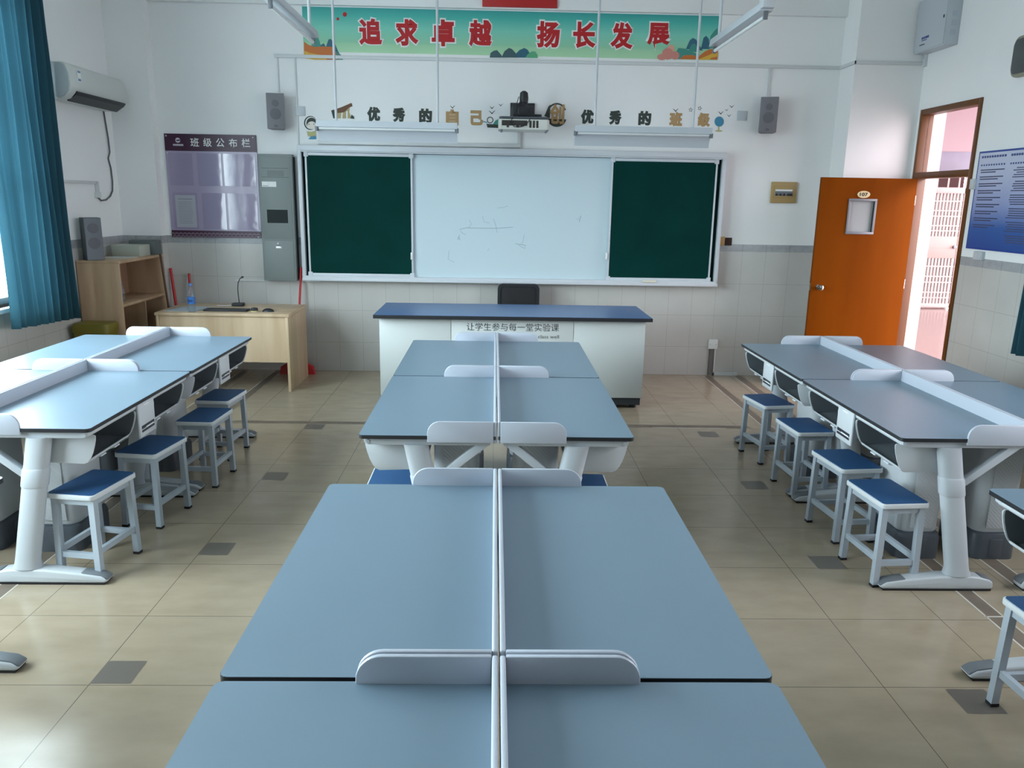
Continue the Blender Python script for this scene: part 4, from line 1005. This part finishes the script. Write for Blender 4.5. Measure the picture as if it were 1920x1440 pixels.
b = B(); b.box(.2293, .2300, -.395, -.35, .22, .237); b.box(.2293, .2300, -.395, -.35, .155, .175); b.end('sticker_print', mat('sticker_blue', '#6C86A8', .5), ac, smooth=False)
def on_left(u, v, x=XL+.012):
    d = FWD + RIGHT*((u-960)/FPX) - UP*((v-720)/FPX); return Vector((0, 0, CAM_Z)) + d*(x/d.x)
b = B(); b.tube([on_left(u, v) for u, v in ((194, 206), (198, 230), (203, 260), (206, 285), (203, 297), (208, 315), (211, 340), (211, 358), (207, 368), (199, 375), (190, 376), (184, 370), (180, 363))], .007, 8)
tag(b.end('drain_hose', mat('grey_cable', '#565A5C', .5)), 'grey power cable hanging from the air conditioner in a loop', 'cable')
p = on_left(181, 344); q = on_left(181, 362)
b = B(); b.box(XL, XL+.02, 5.9, p.y, 1.862, 1.888, bev=.003); b.box(XL, XL+.02, p.y-.02, p.y+.03, 1.78, 1.888, bev=.003); b.box(XL, XL+.03, q.y-.02, q.y+.05, 1.74, 1.79, bev=.003)
tag(b.end('cable_trunking', TR), 'pale trunking on the left wall ending at the cable loop', 'trunking')

# ------------------------------------------------------------------ left corner: cabinet and things on it
cb_ = thing('open_cabinet', 'low open birch cabinet in the left corner with shelves facing the room', 'cabinet', (-3.505, 7.55, 0))
D0, D1, H = -.185, .19, 1.20; L0, L1 = -.475, .475
B().box(D0, D1, L0, L1, H-.025, H, bev=.002).end('cabinet_top', BIRCHD, cb_)
for y0, y1 in ((L0, L0+.02), (L1-.02, L1)): B().box(D0, D1-.004, y0, y1, 0, H-.025, bev=.001).end('side_panel', BIRCHD, cb_)
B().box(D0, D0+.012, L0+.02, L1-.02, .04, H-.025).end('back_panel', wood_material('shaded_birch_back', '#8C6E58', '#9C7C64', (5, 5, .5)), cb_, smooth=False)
for z in (.80, .06): B().box(D0+.012, D1-.008, L0+.02, L1-.02, z-.012, z+.012, bev=.001).end('shelf', BIRCHD, cb_)
B().box(D0+.012, D1-.02, .02, .04, .072, .788).end('divider', BIRCHD, cb_, smooth=False)
sp = thing('speaker', 'grey two cone speaker standing on the birch cabinet', 'speaker', (-3.585, 7.19, 1.2), math.radians(38))
B().prism([(-.07, -.075), (.07, -.075), (.075, .07), (-.075, .07)], 'z', 0, .37, bev=.004).end('speaker_box', mat('speaker_side', '#4D5659', .55), sp)
B().box(-.066, .066, -.079, -.075, .004, .366).end('speaker_front', mat('speaker_front_grey', '#6E7278', .6), sp, smooth=False)
for z, r in ((.28, .045), (.15, .05)): B().cyl((0, -.079, z), (0, -.083, z), r, seg=24).end('speaker_cone', SPKD, sp)
o = B().box(-3.62, -3.36, 7.60, 7.84, 1.2, 1.305, bev=.004).end('carton_box', mat('pale_grey_card', '#A9ADA0', .6)); tag(o, 'pale greenish box lying on the birch cabinet', 'box')
o = B().box(-3.58, -3.32, 7.87, 8.02, 1.2, 1.34, bev=.012).end('equipment_case', mat('case_grey', '#5B6362', .55)); tag(o, 'dark grey case on the cabinet behind the pale box', 'case')
o = B().prism([(-3.60, 7.34), (-3.40, 7.36), (-3.36, 7.56), (-3.58, 7.55)], 'z', 1.2, 1.206).end('paper_stack', mat('paper', '#B9BCB6', .7), smooth=False); tag(o, 'thin stack of papers on the cabinet before the pale box', 'paper')
CLEAR = pane_material('clear_plastic', '#D2DEE6', cloudy=.16)
def bottle(loc, label, m_label):
    r = thing('water_bottle', label, 'bottle', loc)
    B().lathe([(.030, 0), (.034, .006), (.034, .05), (.031, .06), (.034, .07), (.034, .155), (.030, .175), (.018, .215), (.0125, .225), (.0125, .245)], seg=20).end('bottle_body', CLEAR, r)
    B().cyl((0, 0, .24), (0, 0, .262), .0155, seg=18).end('bottle_cap', mat('cap_blue', '#4C78B4', .4), r)
    if m_label:
        B().lathe([(.0346, .075), (.0346, .140)], seg=24).end('bottle_label', m_label, r)
    return r
bt = bottle((-2.785, 7.28, .73), 'clear water bottle with blue wrapper on the teacher desk', mat('label_blue', '#2F6FB8', .4))
text('label_text', 'Gant', (0, -.0352, .108), .05, .026, mat('label_navy', '#12245C', .5), bt, bold=.02)
bottle((-3.42, 7.30, .812), 'clear empty bottle on the middle shelf of the birch cabinet', None).scale = (.75, .75, .68)
yb = thing('waste_bin', 'olive yellow bin standing between curtain and birch cabinet', 'bin', (-3.50, 6.92, 0))
b = B(); b.loft([[(x, y, z) for x, y in rr(w, d, .03, 4)] for w, d, z in ((.27, .19, 0), (.30, .22, .60))]); b.end('bin_body', mat('olive_yellow', '#6A6018', .5), yb)
b = B(); b.loft([[(x, y, z) for x, y in rr(w, d, .035, 4)] for w, d, z in ((.32, .235, .60), (.322, .237, .65), (.30, .215, .675))]); b.end('bin_lid', MATS['olive_yellow'], yb)
b = B(); b.cyl((-3.245, 8.00, .0), (-3.29, 7.90, 1.205), .011, seg=10); tag(b.end('wooden_stick', mat('brown_stick', '#5A4434', .6)), 'brown wooden stick leaning on the birch cabinet', 'stick')

# teacher desk and what is on it
wd = thing('teacher_desk', 'pale birch teacher desk left of the demonstration bench', 'desk', (-2.49, 7.20, 0))
B().box(-.61, .61, 0, .70, .703, .73, bev=.002).end('desktop', BIRCH, wd)
for x0, x1 in ((-.60, -.575), (.575, .60)): B().box(x0, x1, .005, .69, 0, .703, bev=.001).end('side_panel', BIRCH, wd)
B().box(-.575, .575, .02, .038, .275, .703).end('front_board', BIRCH, wd, smooth=False)
o = B().prism([(-3.06, 7.30), (-2.76, 7.30), (-2.72, 7.62), (-2.98, 7.64)], 'z', .73, .732).end('paper_sheet', mat('blueish_paper', '#AEB8C0', .6), smooth=False); tag(o, 'white paper sheet under the water bottle on the teacher desk', 'paper')
o = B().prism([(-2.70, 7.32), (-2.30, 7.32), (-2.30, 7.44), (-2.70, 7.44)], 'z', .73, .748, bev=.003).end('keyboard', BLACK); tag(o, 'black keyboard lying on the teacher desk', 'keyboard')
ms = thing('computer_mouse', 'black mouse farthest right on the teacher desk', 'mouse', (-2.11, 7.36, .73))
t = bmesh.new(); bmesh.ops.create_uvsphere(t, u_segments=20, v_segments=12, radius=1)
for v in t.verts: v.co = Vector((v.co.x*.055, v.co.y*.035, max(v.co.z, 0)*.032))
q = B(); q._merge(t, 0); q.end('mouse_shell', BLACK, ms)
ps_ = thing('puck_speaker', 'small round black puck with pale base left of the mouse', 'puck', (-2.235, 7.35, .73))
B().cyl((0, 0, 0), (0, 0, .01), .032, seg=20).end('puck_base', OLV, ps_); B().lathe([(.033, .01), (.034, .02), (.028, .034), (.01, .038)], seg=20).end('puck_top', BLACK, ps_)
mi = thing('desk_microphone', 'black gooseneck microphone at the back of the teacher desk', 'microphone', (-2.50, 7.72, .73))
B().box(-.055, .055, -.04, .04, 0, .03, bev=.006).end('microphone_base', BLACK, mi)
B().tube([(.01, 0, .03), (.005, 0, .1), (.004, 0, .17), (.012, 0, .23), (.03, 0, .265), (.05, 0, .28)], .0045, 8).cyl((.045, 0, .278), (.065, 0, .285), .009, seg=12).end('gooseneck', BLACK, mi)
b = B(); b.tube([(-2.56, 7.72, .735), (-2.62, 7.70, .734), (-2.70, 7.70, .734)], .004, 6); tag(b.end('white_cable', WHITE), 'short white cable beside the microphone base', 'cable')

# brooms
def pole(label, a, c, r=.011, head=None, m=RED):
    s = thing('broom', label, 'broom', (a[0], a[1], 0)); A = Vector((0, 0, a[2])); C_ = Vector(c)-Vector((a[0], a[1], 0))
    B().cyl(A, C_, r, seg=12).end('broom_handle', m, s)
    if head:
        b = B(); w, h = head
        b.loft([[(x, y, z) for x, y in rr(ww, dd, .012, 3)] for ww, dd, z in ((w, .07, 0), (w*.93, .065, h*.55), (w*.45, .05, h), (w*.12, .04, h+.03))]); b.end('broom_head', m, s)
p = at_y(567, 497, 8.09)
pole('red broom with wide red head between teacher desk and bench', (-2.02, 7.99, .12), (p.x-.02, 8.11, 1.08), head=(.36, .13))
p = at_y(318, 503, 8.1); q = at_y(331, 567, 8.05)
pole('red stick leaning against the wall behind the teacher desk, left end', (q.x+.05, 8.03, .012), (p.x, 8.12, p.z), .014, (.12, .06))
p = at_y(353, 513, 8.1)
pole('thin stick with red tip standing behind the water bottle', (p.x+.02, 8.02, .012), (p.x, 8.12, p.z), .012, (.12, .05))
